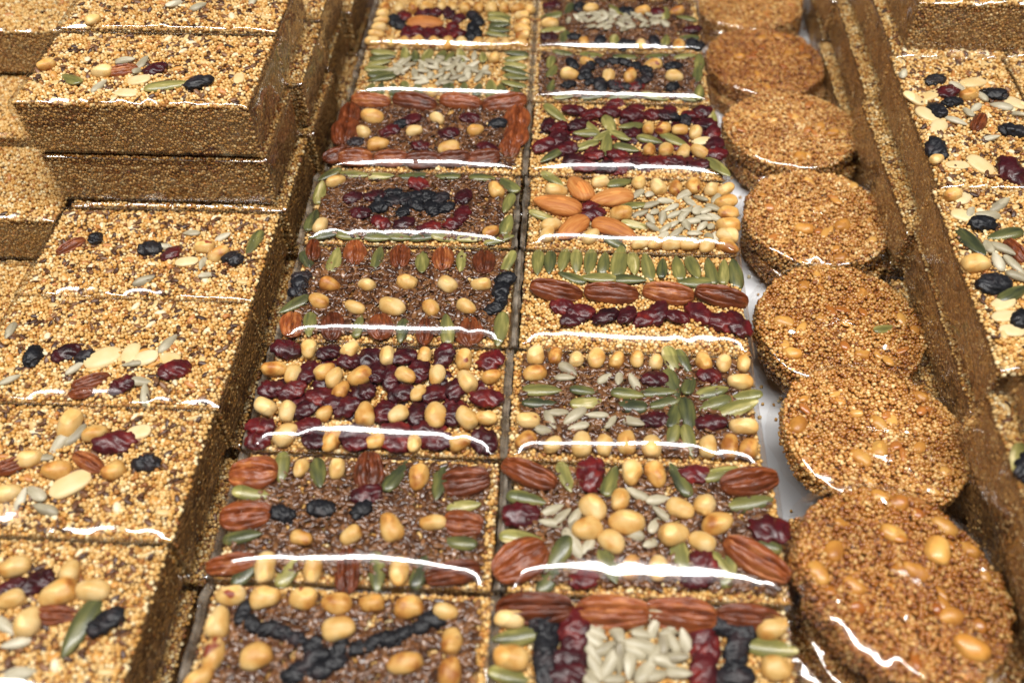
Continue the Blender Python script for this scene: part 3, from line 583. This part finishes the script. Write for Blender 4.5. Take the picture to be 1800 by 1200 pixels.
deco('R', 4, 69, -0.008, C6, '''A 445,155,-55 660,215,10 300,265,-10,1.1 400,415,40 670,420,-15,1.05 R 540,325,10 510,275,10,.8 K 265,90,-35 710,120,15 810,265,5 205,340,-20 820,395,-5 690,528,-25
 P 290,170,0,1.1 580,115,20 720,320,0,1.15 255,400,20,1.1 235,455,60 835,120,80 960,145,-60,1.1 1080,150,85 1195,140,85,1.1 1315,160,60 1430,165,20 1435,245,10,1.1 1450,320,5 1430,400,0,1.2 1420,465,-5,1.1 1425,545,-30,1.15 1290,555,60 1170,540,0 1050,535,0 950,545,20 850,550,20 520,470,40
 S 830,190,40 905,195,60 915,260,10,1.1 1015,235,10 1130,200,25,1.1 1180,250,-35 1225,295,60,1.15 1350,210,50 1330,285,-15,1.15 1050,280,25 1070,325,20 990,350,80,1.1 915,355,-60 845,320,15 940,310,50 935,415,-10 1050,395,20 1140,315,30 1150,395,-65,1.1 1085,445,30 1000,470,50 1110,485,5 1205,450,-5 1225,500,0 1310,410,60 1300,470,-60 1335,480,80 1265,350,0 1330,345,-30 1180,370,0 1240,220,-35 1010,420,30 1120,350,70 1280,300,20 1250,410,40 1170,300,10''',
     'bar with a flower of five almonds beside sunflower kernels', None, roll=28, creases=4)
deco('R', 5, 68, -0.006, C6, '''K 170,640,88 250,640,85 340,630,75 425,635,90 515,640,80 605,650,80 705,635,80,1.15 800,650,-85 895,675,-75 990,680,85 1095,680,-78 1195,675,-70 1310,700,-75 1395,705,88 1490,720,-75 395,740,-20 570,745,0 770,755,-8 1215,770,2
 C 290,835,-5,1.05 655,850,-2,1.05 1030,850,-8 1380,870,-5,1.05 R 330,935,-10 450,970,0,1.1 610,1000,20,1.1 760,990,60,1.1 880,1010,20 960,980,70,1.1 1095,1000,0,1.1 1230,975,-40,1.1 1390,1040,-10,1.1 1510,1050,-55,1.2 400,1020,10''',
     'bar with a line of upright pumpkin seeds above four big pecans', None, roll=34, creases=3, front=8.0)
deco('R', 6, 65.5, -0.004, C7, '''P 195,100,80 290,100,80 390,115,85 485,115,80,1.1 585,120,60,1.1 680,120,85 770,130,80 1000,130,-70,1.1 1095,140,80 1190,140,85 190,185,10,1.25 1175,225,5,1.2 160,410,0,1.1 1190,440,0,1.25 150,505,30 280,520,40,1.05 415,520,85,1.2 525,525,85,1.15 630,515,90,1.3 750,530,85,1.2 1020,535,85,1.2 1125,535,88,1.1 1215,545,70,1.1
 K 225,265,-3,1.1 430,268,-3,.95 635,285,-8 780,275,0 215,325,0,.95 450,325,10,1.05 640,340,-5 810,325,15 850,235,-70 930,230,75 845,125,-70 905,130,-60 1040,275,12 1190,295,3 1050,330,20 1160,350,15,1.1 860,380,75 925,390,-80,1.2 850,490,75 930,510,-75
 S 350,165,-35,1.15 335,205,-5,1.1 525,210,35 595,210,80 665,225,-60 310,370,10 265,410,-60 380,390,35,1.2 485,385,0 655,415,-25,1.15 240,460,0 400,440,10 555,415,50 R 765,215,5,.95 1030,195,0 765,405,10,1.05 1030,420,0,1.1''',
     'bar with a green pumpkin seed cross between two peanut rows', 1, roll=20)
deco('R', 7, 69.5, -0.004, C7, '''C 165,670,-25 1215,705,12 110,1080,30,.95 1250,1080,-30 K 340,680,-70 555,700,70,1.05 885,695,-60,1.05 150,785,-12,1.1 1080,655,22 1225,805,10,1.1 130,975,-5,1.1 300,1060,55,1.1 1280,1005,-15,1.05 270,1150,55 545,1100,-70 890,1060,-70 1080,1100,-50 1115,1120,75
 P 655,660,80,1.2 770,665,-70,1.2 470,830,-50,1.25 600,790,75,1.2 885,830,-30,1.25 1000,820,50,1.15 445,930,20,1.25 630,900,-5,1.35 855,955,25,1.4 1065,905,20,1.3 990,990,-30,1.3 560,990,-40,1.25 650,1115,80,1.1 780,1120,80,1.1
 S 685,765,-25,1.15 780,790,10 800,860,-35,1.1 765,910,60 650,950,-25,1.2 275,840,25,1.1 320,870,40 265,900,-10 385,870,60 375,1000,-60,1.3 445,1010,60 745,1000,30 370,925,70 R 455,670,80,1.25 90,860,5,1.2 955,650,0 1310,930,-10,1.3 1000,1110,-60,1.1 420,1165,0 960,1165,0''',
     'bar with a pecan at each corner and central peanuts', 0, roll=38, creases=3)
deco('R', 8, 67, 0.0, C8, '''C 310,465,0,1.05 730,490,-3,1.05 1100,510,-8 1465,520,-3 P 175,580,0,1.15 180,790,-10,1.2 1605,630,20,1.15 1625,850,-10,1.2 K 200,675,5 180,890,-8 1600,740,-8,1.05
 B 380,550,20,1.2 340,590,60 375,650,90,1.2 370,720,85,1.2 368,800,90,1.2 372,880,90,1.2 1340,620,-10,1.1 1430,655,-10,1.1 1410,740,60,1.2 1400,810,80,1.2 1400,895,0,1.2 R 520,620,80,1.2 535,690,60 510,800,0,1.1 480,890,10,1.2 1220,640,80,1.2 1240,760,80,1.2 1230,870,80,1.2
 S 605,570,-30,1.15 800,555,0 935,560,25,1.3 830,615,-5 910,665,-5 960,630,70 1100,620,25,1.25 650,655,-30 755,650,-65,1.2 645,705,-30,1.2 690,610,40 885,730,-15,1.4 1015,700,85,1.15 1065,710,-60 1135,710,-65,1.1 630,775,-60,1.1 720,830,60,1.2 775,800,90,1.2 830,830,85,1.2 920,860,55,1.3 850,760,-20 1080,790,0,1.1 1020,815,-15,1.1 1095,875,-10,1.2 980,890,20 600,900,-50,1.1 740,915,5 640,850,-60 700,740,30 960,780,60 1040,650,20 560,630,-40''',
     'nearest bar of the right middle row, with sunflower kernels', None, syrup=True, creases=0, front=8.6, roll=5)
GAPY = 1.6
for n, (cm, row, x0_, rz, crop, items, label, flax, heaps, roll, creases, front, syrup) in enumerate(DECO):
    x = min(x0_, -65.0) if cm == 'L' else max(x0_ - 1.2, 64.6) if row > 2 else 64.6
    yb, yf = ROWS[row], ROWS[row + 1]; D = yb - yf - GAPY; loc = (x, (yb + yf) / 2, ZC - 1.5); sy = D / CD
    root = base_bar('nut_bar', label, 'snack bar', GL if cm == 'L' else GR, loc, rz, CENTRE[0 if row > 2 else 1], sy, flip=n % 2 == 1)
    if flax is not None:
        fl = link('flax_layer', FLAX[flax], root, scale=(1, sy, 1)); fl['kind'] = 'stuff'
    extra = []
    for hp in heaps:
        extra += ring('B', *hp[1:]) if hp[0] == 'BR' else heap(*hp)
    if row >= 6: items = [(k, a, b, c, q * (.92 if k == 'P' else 1)) for (k, a, b, c, q) in items]
    rec = place_items(root, loc, rz, items, loc[2], crop, CW, D, extra=extra, bury=-.9 if flax is not None else (-1.2 if heaps and heaps[0][0] == 'R' else 0.0))
    wr = link('wrapper', film_mesh('film', CW, D, CH, rec, 200 + n, roll=roll, creases=creases, front=front, base=8.6 if row == 8 else 5.2 + (.9 if flax is not None else 0), wamp=.25 if row == 8 else 1.0), root)
    seams(wr, CW + 1, D, n, (-1, 1) if cm == 'L' else (-1,))
    # the bar it rests on
    under = base_bar('nut_bar', 'lower bar under the ' + label.split(', cut')[0], 'snack bar', 'lower bars under the middle rows', (x + rnd.uniform(-1.5, 1.5), loc[1], ZC - 1.5 - CH - .3), rz + rnd.uniform(-.01, .01), CENTRE[1], sy * .985, .965)
    link('wrapper', FILM_LOW, under, scale=(1, sy * .985, .965))

# ------------------------------------------------------------------ thick granola bars, left side
Z1, Z2, Z3 = (0, 0, 3.0), (0, 400, 3.0), (0, 800, 3.0)
def thick(label, group, X, Yf, Ztop, items='', crop=Z2, along='x', kind=THICK, rz=0.0, v=0, sz=1.0, film=True, D=None, tilt=0.0, name='granola_bar', items2=(), creases=4, front=3.4, roll=20, fbase=1.8, sy=1.0, wamp=1.0):
    """X = left edge (along x) ; Yf = front edge ; Ztop = top; along = which way the long side runs"""
    W, Dp = (GW, GD) if along == 'x' else (GD, GW)
    cx, cyy = X + W / 2, Yf + Dp / 2; r = rz + (0 if along == 'x' else math.pi / 2)
    loc = (cx, cyy, Ztop)
    root = base_bar(name, label, 'granola bar', group, loc, r, kind[v % len(kind)], sy, sz, flip=(v % 3 == 1), tilt=tilt)
    rec = []
    for (tx, cr) in ((items, crop),) + tuple(items2):
        if tx: rec += place_items(root, loc, r, [(k, x, y, a, q * (.92 if k in 'BR' else 1.0)) for (k, x, y, a, q) in parse(tx)], Ztop - .6, cr, GW, GD, bury=.5)
    if along == 'x':
        me = (FILM_COVERED[v % 2] if kind is BURIED else FILM_PLAIN[v % 3]) if not rec else film_mesh('film', GW, GD, GH, rec, 300 + int(abs(Yf)) + v, roll=roll, creases=creases, front=front, base=fbase, wamp=wamp, seg=True)
        link('wrapper', me, root, scale=(1, 1, sz))
    else:                                        # film laid so that its rolled edge faces the front end of the bar
        loc2 = [(k, x, y, a, s, z) for (k, x, y, a, s, z) in rec]
        turned = [(k, -y, x, a + math.pi / 2, s, z) for (k, x, y, a, s, z) in loc2]
        me = COVERED_LONG[v % 2] if kind is BURIED else film_mesh('film', GD, GW, GH, turned, 400 + int(abs(Yf)) + v, roll=roll, creases=creases, front=front, base=fbase, seg=True)
        link('wrapper', me, root, rot=(0, 0, -math.pi / 2), scale=(1, 1, sz))
    return root
GT = 'thick granola bars stacked at the left'
LX = -288.0; T = 37.4
def low(label, X, Yf, Zt, along='x', v=0, sz=1.0, rz=0.0, group=GT, kind=None):
    return thick(label, group, X, Yf, Zt, along=along, kind=kind or BURIED, v=v, sz=sz, rz=rz)
A_ = '''B 505,60,80,1.1 795,110,10,1.3 1225,165,-30,1.3 370,105,30,.1 C 375,100,30,.62 R 900,140,30 P 1080,105,5,1.1 1150,140,20 H 985,180,10 S 1175,50,20 1010,32,0 1070,190,70 1095,250,20 760,280,20 860,100,0 K 1340,80,60,1.1'''
thick('granola bar with a green seed at right, in front of the tall left stack', GT, LX, 19.5, ZC + 5, A_.replace('370,105,30,.1 ', ''), Z2, v=0, rz=.004, sy=1.02)
thick('granola bar with pale split peanuts in its middle, second from the tall left stack', GT, LX + 1, -55.2, ZC + 4.8, '''B 175,680,70,1.2 450,680,20 R 350,665,20,1.1 920,750,20,1.2 640,830,20,1.1 S 885,610,45,1.2 735,810,0,1.2 765,880,85,1.1 400,740,40 55,545,60 55,800,30,1.1 700,720,10 H 540,690,20,1.4 690,665,60,1.1 760,690,10,1.2 890,690,-10 C 480,815,20,.6 400,945,5,.5''', Z2, v=1, rz=-.003, sy=1.02)
thick('granola bar with one large red cranberry and black raisin, third from the tall left stack', GT, LX - 1, -130.6, ZC + 4.6, '''C 470,40,-30,.6 60,60,20,.6 B 770,40,0,1.3 P 300,75,10,1.1 600,80,30 50,195,20 150,20,10 H 370,150,25,1.4 S 190,200,-40,1.2 240,285,-20,1.1 220,12,0 110,230,60''', Z3, v=2, rz=.003, sy=1.02,
      items2=[('R 610,1135,10,1.4 P 370,1040,60,1.2 500,1085,20 H 730,1080,10 S 310,1140,45,1.2 400,1090,45,1.2', Z2)])
thick('nearest granola bar at the bottom left corner, with a slanted pumpkin seed', GT, LX - 2, -206.2, ZC + 4.4, '''R 190,670,20,1.3 50,700,20,1.1 P 310,730,20,1.2 490,710,0,1.2 150,880,70,1.2 60,760,20 370,610,80 80,590,20 C 300,840,0,.62 K 425,910,60,1.35 B 560,880,30,1.3 S 30,900,-40,1.2 90,990,20,1.2 110,1150,10,1.2''', Z3, v=0, rz=.0, creases=0, front=5.6, roll=5, fbase=5.6, wamp=.25)
TOPY = [98.0, 176.0]
thick('granola bar on top of the tall left stack, dark raisin and pumpkin seeds on it', GT, LX - 3, TOPY[0], ZC + 80, '''K 375,415,-30 880,450,10,1.2 B 1050,440,20,1.3 R 820,365,15 C 650,380,10,.55 P 540,380,0 245,345,20,.8 H 730,425,0 665,490,0 1260,415,80,.8 S 660,320,5,1.2 750,330,40 525,455,40,1.1 720,375,70''', Z1, v=1, rz=.002, creases=8)
thick('granola bar behind the topmost left bar, cut by the top frame edge', GT, LX - 5, TOPY[1], ZC + 80.5, 'S 925,20,30,1.2 1045,35,20,1.2 1330,10,60 P 490,105,20,.8', Z1, v=2, rz=.0)
low('second granola bar from the top of the tall left stack, front face showing', LX - 2, 98.6, ZC + 80 - T, v=1)
low('granola bar behind the second layer of the tall left stack', LX + 3, 176, ZC + 80.5 - T, v=2, rz=.012)
low('farther granola bar in the second layer of the left stack', LX + 0, 254, ZC + 80.5 - T, v=0)
for i, (yf, wd) in enumerate(((96.5, 'first'), (175, 'second'), (252.5, 'third'), (330, 'fourth'))):
    low('granola bar in the third layer of the left stack, %s from the front' % wd, LX + (2, 5, -1, 3)[i], yf, ZC + 80 - 2 * T, v=i, rz=(.004, -.01, .012, 0)[i])
for i, (yf, wd) in enumerate(((-211, 'nearest granola bar in'), (-133, 'second granola bar in'), (-55.5, 'third granola bar in'), (19.5, 'fourth granola bar in'), (97, 'fifth granola bar in'), (175, 'sixth granola bar in'), (252, 'seventh granola bar in'), (330, 'eighth granola bar in'))):
    low(wd + ' the bottom layer of the left column', LX + (2, 5, 1, 4, 6, 5, 7, 4)[i], yf, ZC + 80 - 3 * T - (1.6 if i < 4 else 0), v=i, rz=(.01, -.008, .012, -.01, .006, -.012, .01, 0)[i], sz=.9)
GF = 'plain seed bars at the far left'
FX = -298 - GW
thick('plain seed bar raised at the upper left corner, dark front face', GF, FX, 233, ZC + 42, kind=PLAIN, v=0)
thick('plain seed bar just below the raised one at the left frame edge', GF, FX - 1, 163, ZC + 4.5, kind=PLAIN, v=1)
thick('plain seed bar at the left frame edge with its front face above a dark gap', GF, FX + 2, 88, ZC - 1.5, kind=PLAIN, v=2)
thick('lower plain seed bar at the left frame edge, beside the raisin bar', GF, FX - 1, 12, ZC - 39, kind=PLAIN, v=0)
thick('lowest plain seed bar at the left frame edge, nearest to the viewer', GF, FX, -63, ZC - 39.5, kind=PLAIN, v=1)
low('bar underneath the raised plain seed bar at the upper left', FX, 236, ZC + 4.5, group=GF)
for i, (yf, wd) in enumerate(((86, 'front'), (160, 'middle'), (236, 'back'))):
    low('%s bar in the bottom layer of the far left column' % wd, FX, yf, ZC - 40 + (0 if i == 0 else 6), group=GF, v=i, sz=.88)

# ------------------------------------------------------------------ thick granola bars, right side (long side runs away from the viewer)
Z4, Z5 = (1200, 0, 3.0), (1200, 400, 3.0)
GR2 = 'thick granola bars stacked at the right'
RT = 35.0; rs = .93
thick('granola bar with raisins, split peanuts and one pecan, at the upper right', GR2, 244, 96.5, ZC + 35, '''B 1330,425,10,1.2 1340,585,-50,1.3 1310,790,-60,1.5 1640,500,-10,1.3 1740,690,-10,1.4 1420,540,10,1.2 R 1390,490,20,1.3 1730,900,-60,1.6 H 1220,520,-20,1.1 1290,605,-30,1.2 1350,670,60,1.1 1570,870,-30,1.3 1530,438,5,1.3 1745,540,-30,1.3 1300,505,20 1450,870,0 S 1165,385,80,1.1 1450,460,-10,1.2 1580,510,-60,1.2 1440,640,-20,1.2 1620,730,0,1.2 1680,560,-15,1.3 1770,605,-25,1.2 1545,570,40,1.1 1505,590,-60,1.1 C 1560,650,60,.62 P 1510,500,20 1340,840,20,.7''', Z4, along='y', v=0, sz=rs, creases=6)
thick('granola bar with pumpkin seeds and a round peanut at the right frame edge', GR2, 239.5, -38, ZC + 34.5, '''P 1420,1030,20 S 1520,1120,60,1.1 1610,1135,0,1.3 1670,1085,30,1.2 H 1490,1140,-10,1.2 1480,1045,40 B 1580,1180,10,1.3''', Z4, along='y', v=1, sz=rs, creases=5, front=3.5,
      items2=[('K 1520,75,-50,1.2 1740,350,30,1.2 1700,35,10,1.1 P 1545,190,0,1.25 S 1690,115,-30,1.2 1610,100,-70,1.1 1660,180,-60,1.2 1750,200,-40,1.2 1765,260,-20,1.2 C 1760,130,-50,.65 B 1640,300,10,1.5 1785,480,60,1.2 H 1700,465,10 1740,540,0 1690,400,20', Z5)])
thick('granola bar behind the raisin bar, under the dark upper right bar', GR2, 248, 232, ZC + 35, along='y', v=2, sz=rs)
thick('granola bar beyond the raisin bar, past the right frame edge', GR2, 320, 100, ZC + 34.6, along='y', v=1, sz=rs)
thick('granola bar at the upper right frame edge, behind the far right neighbour', GR2, 323, 236, ZC + 34.8, along='y', v=0, sz=rs)
thick('dark granola bar at the upper right corner, resting across the others', GR2, 254, 241, ZC + 35 + GH, along='x', v=0, sz=1.0)
thick('granola bar nearest at the right frame edge, below the brown upright face', GR2, 229.5, -188, ZC + 34, 'B 1780,820,80,.1', Z4, along='y', v=0, sz=rs,
      items2=[('B 1780,1260,80,1.3 K 1775,1230,80', (1200, 400, 3.0))])
thick('granola bar lying on the nearest right bar, brown side showing', GR2, 237, -190, ZC + 34 + T, along='y', v=1, sz=1.0)
for i, (yf, wd) in enumerate(((-176, 'nearest'), (-39, 'second'), (97, 'third'), (233, 'fourth'), (370, 'fifth'))):
    low('%s bar in the middle layer of the right stack' % wd, (234, 240.5, 236, 241, 238)[i], yf, ZC - .2 - (0, .8, 0, 1.0, .5)[i], 'y', v=i, sz=rs, rz=(.012, -.016, .018, -.014, .01)[i], group=GR2)
    low('%s bar in the bottom layer of the right stack' % wd, (240, 236, 241, 236, 240)[i], yf + (2, -6, 8, -4, 0)[i], ZC - .2 - RT, 'y', v=i + 1, sz=.92, rz=(-.012, .018, -.016, .014, 0)[i], group=GR2)

# ------------------------------------------------------------------ round cakes
DR, DT = 47.0, 13.6
def disc_meshes(seed):
    rng = np.random.default_rng(seed); parts = []
    out = lambda a: DR * (1 + .05 * noise.noise(Vector((math.cos(a) * 1.3, math.sin(a) * 1.3, seed))) + .05 * noise.noise(Vector((math.cos(a) * 4, math.sin(a) * 4, seed))) + .03 * noise.noise(Vector((math.cos(a) * 11, math.sin(a) * 11, seed))))
    P = jitter_grid(rng, -DR, DR, -DR, DR, 1.84); ang = np.arctan2(P[:, 1], P[:, 0]); lim = np.array([out(a) for a in ang]); rr = np.hypot(P[:, 0], P[:, 1])
    ok = rr < lim - .5; P, rr, lim = P[ok], rr[ok], lim[ok]; n = len(P)
    z = rng.uniform(-1.9, .5, n) + np.array([noise.noise(Vector((x * .06, y * .06, seed))) for x, y in P]) * 1.5 - 1.6 * np.exp(-(lim - rr - .5) / 1.4)
    s = bead(rng, n, 1.03); s[:, 0] *= 1.2
    parts.append(scatter(np.column_stack([P, z]), s, rand_rot(rng, n), PAL_HONEY[rng.choice(6, n, p=W_HONEY)] * rng.uniform(.85, 1.1, (n, 1)), 1))
    na = int(2 * math.pi * DR / 1.9)
    for zz in np.arange(-2.2, -DT + .6, -1.75):
        a = np.arange(na) / na * 2 * math.pi + rng.normal(0, .012, na) + zz
        rad = np.array([out(q) for q in a]) - .9 + rng.uniform(-.8, .5, na) - .25 * np.abs(zz + DT / 2) / DT
        parts.append(scatter(np.column_stack([np.cos(a) * rad, np.sin(a) * rad, zz + rng.normal(0, .3, na)]), bead(rng, na, 1.15), rand_rot(rng, na), PAL_HONEY[rng.choice(6, na, p=W_HONEY)] * rng.uniform(.75, 1.05, (na, 1)), 0))
    k = 16; a = rng.uniform(0, 6.28, k); r_ = DR * .9 * np.sqrt(rng.uniform(0, 1, k))
    parts.append(scatter(np.column_stack([np.cos(a) * r_, np.sin(a) * r_, rng.uniform(-.6, .5, k)]), np.column_stack([rng.uniform(2.4, 5.5, k), rng.uniform(1.8, 3.2, k), rng.uniform(1.0, 1.7, k)]), yaw_rot(rng, k, .2), np.array([[.55, .25, .05], [.62, .33, .08], [.42, .15, .03]])[rng.choice(3, k)], 1))
    crust = tri_mesh('cake_crust', *merge(parts)[:2], M['honey_grain'], merge(parts)[2])
    V, F = [(0, 0, -1.4)], []; m = 48; prof = [(.5, -1.4), (.94, -1.5), (.97, -3), (.975, -DT + 2), (.94, -DT), (.5, -DT)]
    for q, zz in prof:
        for j in range(m):
            a = 2 * math.pi * j / m; r0 = out(a) * q; V.append((r0 * math.cos(a), r0 * math.sin(a), zz))
    V.append((0, 0, -DT))
    for j in range(m):
        j2 = (j + 1) % m; F.append((0, 1 + j, 1 + j2)); F.append((len(V) - 1, 1 + (len(prof) - 1) * m + j2, 1 + (len(prof) - 1) * m + j))
        for i in range(len(prof) - 1):
            b = 1 + i * m; F.append((b + j, b + m + j, b + m + j2)); F.append((b + j, b + m + j2, b + j2))
    return tri_mesh('cake_core', V, F, M['syrup']), crust
def disc_film(seed, lift=2.0):
    nr, na = 46, 150; rng = np.random.default_rng(seed); V = []; prof = []
    for i in range(nr + 1):
        t = i / nr
        if t < .62: r_, z = DR * 1.0 * t / .62, lift + 1.2 * (1 - (t / .62) ** 2) * .3 - 2.2 * max(0, t / .62 - .82) ** 2 * 30
        else:
            q = (t - .62) / .38; r_, z = DR * (1.0 + .05 * q + .07 * q * q), lift - 2.2 * .18 ** 2 * 30 - q * (DT - 2.2)
        prof.append((r_, z))
    fr = rng.integers(9, 15); ph = rng.uniform(0, 6.28)
    folds = [(rng.uniform(.25, .95) * DR, rng.uniform(0, 6.28), rng.uniform(0, 3.14), rng.uniform(6, 15), rng.uniform(2.5, 6.0), rng.uniform(1.2, 3.0)) for _ in range(11)]
    for i, (r_, z) in enumerate(prof):
        t = i / nr
        for j in range(na):
            a = 2 * math.pi * j / na; amp = .25 + 1.9 * max(0, t - .42) * 1.4; d = Vector((math.cos(a) * 2.2, math.sin(a) * 2.2, seed + t * 1.4))
            wv = 1 - 2.4 * abs(noise.noise(d * 1.6)) + .6 * noise.noise(Vector((math.cos(a) * 8, math.sin(a) * 8, seed + t * 3)))
            x, y = r_ * math.cos(a), r_ * math.sin(a); tilt = noise.noise(Vector((x * .045, y * .045, seed * 3.3)))
            zz = z + amp * wv * .8 + 1.1 * (.5 - abs(tilt) * 2) + .35 * noise.noise(Vector((x * .15, y * .15, seed)))
            for (fr_, fa, fd, fl, fw, fh) in folds:
                dx, dy = x - fr_ * math.cos(fa), y - fr_ * math.sin(fa); u_, v_ = dx * math.cos(fd) + dy * math.sin(fd), -dx * math.sin(fd) + dy * math.cos(fd)
                if abs(u_) < fl: zz += fh * max(0, 1 - abs(v_) / (fw * (1.3 - abs(u_) / fl))) * (1 - abs(u_) / fl)
            if t > .62: r2 = r_ + max(-.6, amp * wv * .9) + .5; x, y, zz = r2 * math.cos(a), r2 * math.sin(a), z + .2 * wv
            V.append((x, y, max(zz, -DT + .4)))
    F = [(i * na + j, (i + 1) * na + j, (i + 1) * na + (j + 1) % na, i * na + (j + 1) % na) for i in range(nr) for j in range(na)]
    return tri_mesh('film_round', V, F, M['film'])
DM = [disc_meshes(31), disc_meshes(32), disc_meshes(33)]; DF = [disc_film(s) for s in (3, 8, 14, 21)]
GD_ = 'honey seed cakes in the row of round stacks'
CS = 1.04
def cake(label, X, Y, Zt, v, tilt=(0, 0), rz=0.0, items='', crop=(0, 0, 1), film=True, tone=(1.12, 1.14, 1.2, 1)):
    root = bpy.data.objects.new('seed_cake', None); col.objects.link(root); root.location = (X * MM, Y * MM, Zt * MM); root.rotation_euler = (tilt[0], tilt[1], rz); root.scale = (CS * rnd.uniform(.97, 1.03), CS * rnd.uniform(.97, 1.03), .95); tag(root, label, 'seed cake', GD_)
    link('cake_core', DM[v % 3][0], root); c = link('grain_crust', DM[v % 3][1], root); c['kind'] = 'stuff'; c.color = tone
    if items:
        x0, y0, s0 = crop
        for (k, x, y, a, s) in parse(items):
            P_ = at(x0 + x / s0, y0 + y / s0, Zt + 1); lx, ly = inv_place(P_, (X, Y), rz)
            me = rnd.choice(PIECES[KIND[k]]); me = rnd.choice(PIECES['honey_peanut']) if k in 'PH' else me
            q_ = math.hypot(lx, ly); f_ = min(1, (DR - 7) / max(q_, 1e-6)); lx, ly = lx * f_, ly * f_
            o = link(KIND[k], me, root, (lx, ly, -.9 if k == 'P' and s < 1.25 else .4), (rnd.gauss(0, .1), rnd.gauss(0, .1), math.radians(a or 0) - rz), (s, s, s * .9))
    if film: link('wrapper', DF[v % 4], root)
    return root
CK = [  # x, y, top, tilt, rz, label, items, crop
    (183, 437, 32, (0, 0), .4, 'farthest round cake, cut by the top frame edge', '', None),
    (187, 339, 33, (0, 0), 1.9, 'second round cake from the top frame edge, darker caramel', 'P 560,280,20,.8 H 300,300,0,.8 P 420,200,40,.7', (1200, 0, 3)),
    (194, 243, 38, (.02, 0), 3.1, 'third round cake from the top frame edge', 'P 615,820,35,1 H 780,700,10,.8', (1200, 0, 3)),
    (196, 144, 40, (.02, 0), 4.4, 'fourth round cake, one peanut at right of its middle', 'P 840,1180,40,1.1 H 640,1200,-20 P 855,1395,10,.8', (1200, 0, 3)),
    (192, 43, 45, (.02, .0), .9, 'round cake with a single green seed on it', 'K 1060,525,20,.75 P 550,490,-20,.9 H 590,650,-30,.9 P 950,650,10,.7 P 650,310,60,.7 P 940,350,70,.7', (1200, 400, 3)),
    (193, -43, 57, (.08, 0), 2.6, 'round cake overlapped by the nearest one, thin curved peanut on it', 'P 1040,1020,-60,.8 P 1040,1160,70,.95 P 580,1040,60,.95 P 1310,830,-40,.7 P 940,1210,-50,.9', (1200, 400, 3)),
    (183, -133, 73, (-.15, .02), 5.2, 'nearest round cake at the bottom right, shiny with whole peanuts', 'P 1365,480,70,1.26 P 1130,410,-10,1.0 P 1420,340,-40,.9 P 1510,985,-30,1.26 P 1415,820,10,.9 P 800,530,60,.9 P 640,650,-70,.9 P 1240,600,-20,.9 P 900,700,-40,.8 P 1160,190,10,.9 P 1560,450,-50,.8', (1200, 800, 3)),
]
for i, (X, Y, Zt, tl, rz, lab, it, cr) in enumerate(CK):
    cake(lab, X, Y, Zt, i, tl, rz, it, cr or (0, 0, 1), tone=((1.15, 1.15, 1.15, 1), (.92, .78, .6, 1), (1.25, 1.3, 1.45, 1), (1.25, 1.3, 1.45, 1), (1.08, 1.05, 1.0, 1), (1.2, 1.22, 1.3, 1), (.9, .78, .62, 1))[i])
    z = Zt - DT - .8 - (8 if i == 6 else 0) - 6; k = 0
    n = 0 if i == 5 else max(1, int(z // (DT + .4))); st = z / n if n else 0
    for q in range(n):
        nm = ['', 'lower cake', 'third cake down', 'fourth cake down', 'bottom cake'][min(q + 1, 4)]
        ox = (2, 3, 4, 3, 5, 12, 8)[i] * (1 if q == 0 or i == 5 else -1.6); oy = (-4, -4, -4, -3, -4, 6, -10)[i] * (1 if q == 0 else -.5)
        zq = 6 + z - q * st
        cake('%s under the %s' % (nm, lab.split(',')[0]), X + ox, Y + oy, zq, i + q + 1, (0, 0), rz + q + 1.1)

# ------------------------------------------------------------------ crumbs fallen in the gaps
rng = np.random.default_rng(77); n = 420
P = np.column_stack([rng.uniform(134, 240, n), rng.uniform(-180, 440, n), np.full(n, 6.4)])
Q = np.column_stack([rng.uniform(-150, -133, 160), rng.uniform(-200, 300, 160), np.full(160, .4)])
P = np.concatenate([P, Q]); n = len(P)
V, F, C = scatter(P, bead(rng, n, 1.0), rand_rot(rng, n), PAL_PALE[rng.choice(6, n, p=W_PALE)], 1)
t = link('loose_crumbs', tri_mesh('loose_crumbs', V, F, M['grain'], C)); t['kind'] = 'stuff'; tag(t, 'loose seed crumbs scattered on the paper and table between the rows', 'crumbs')
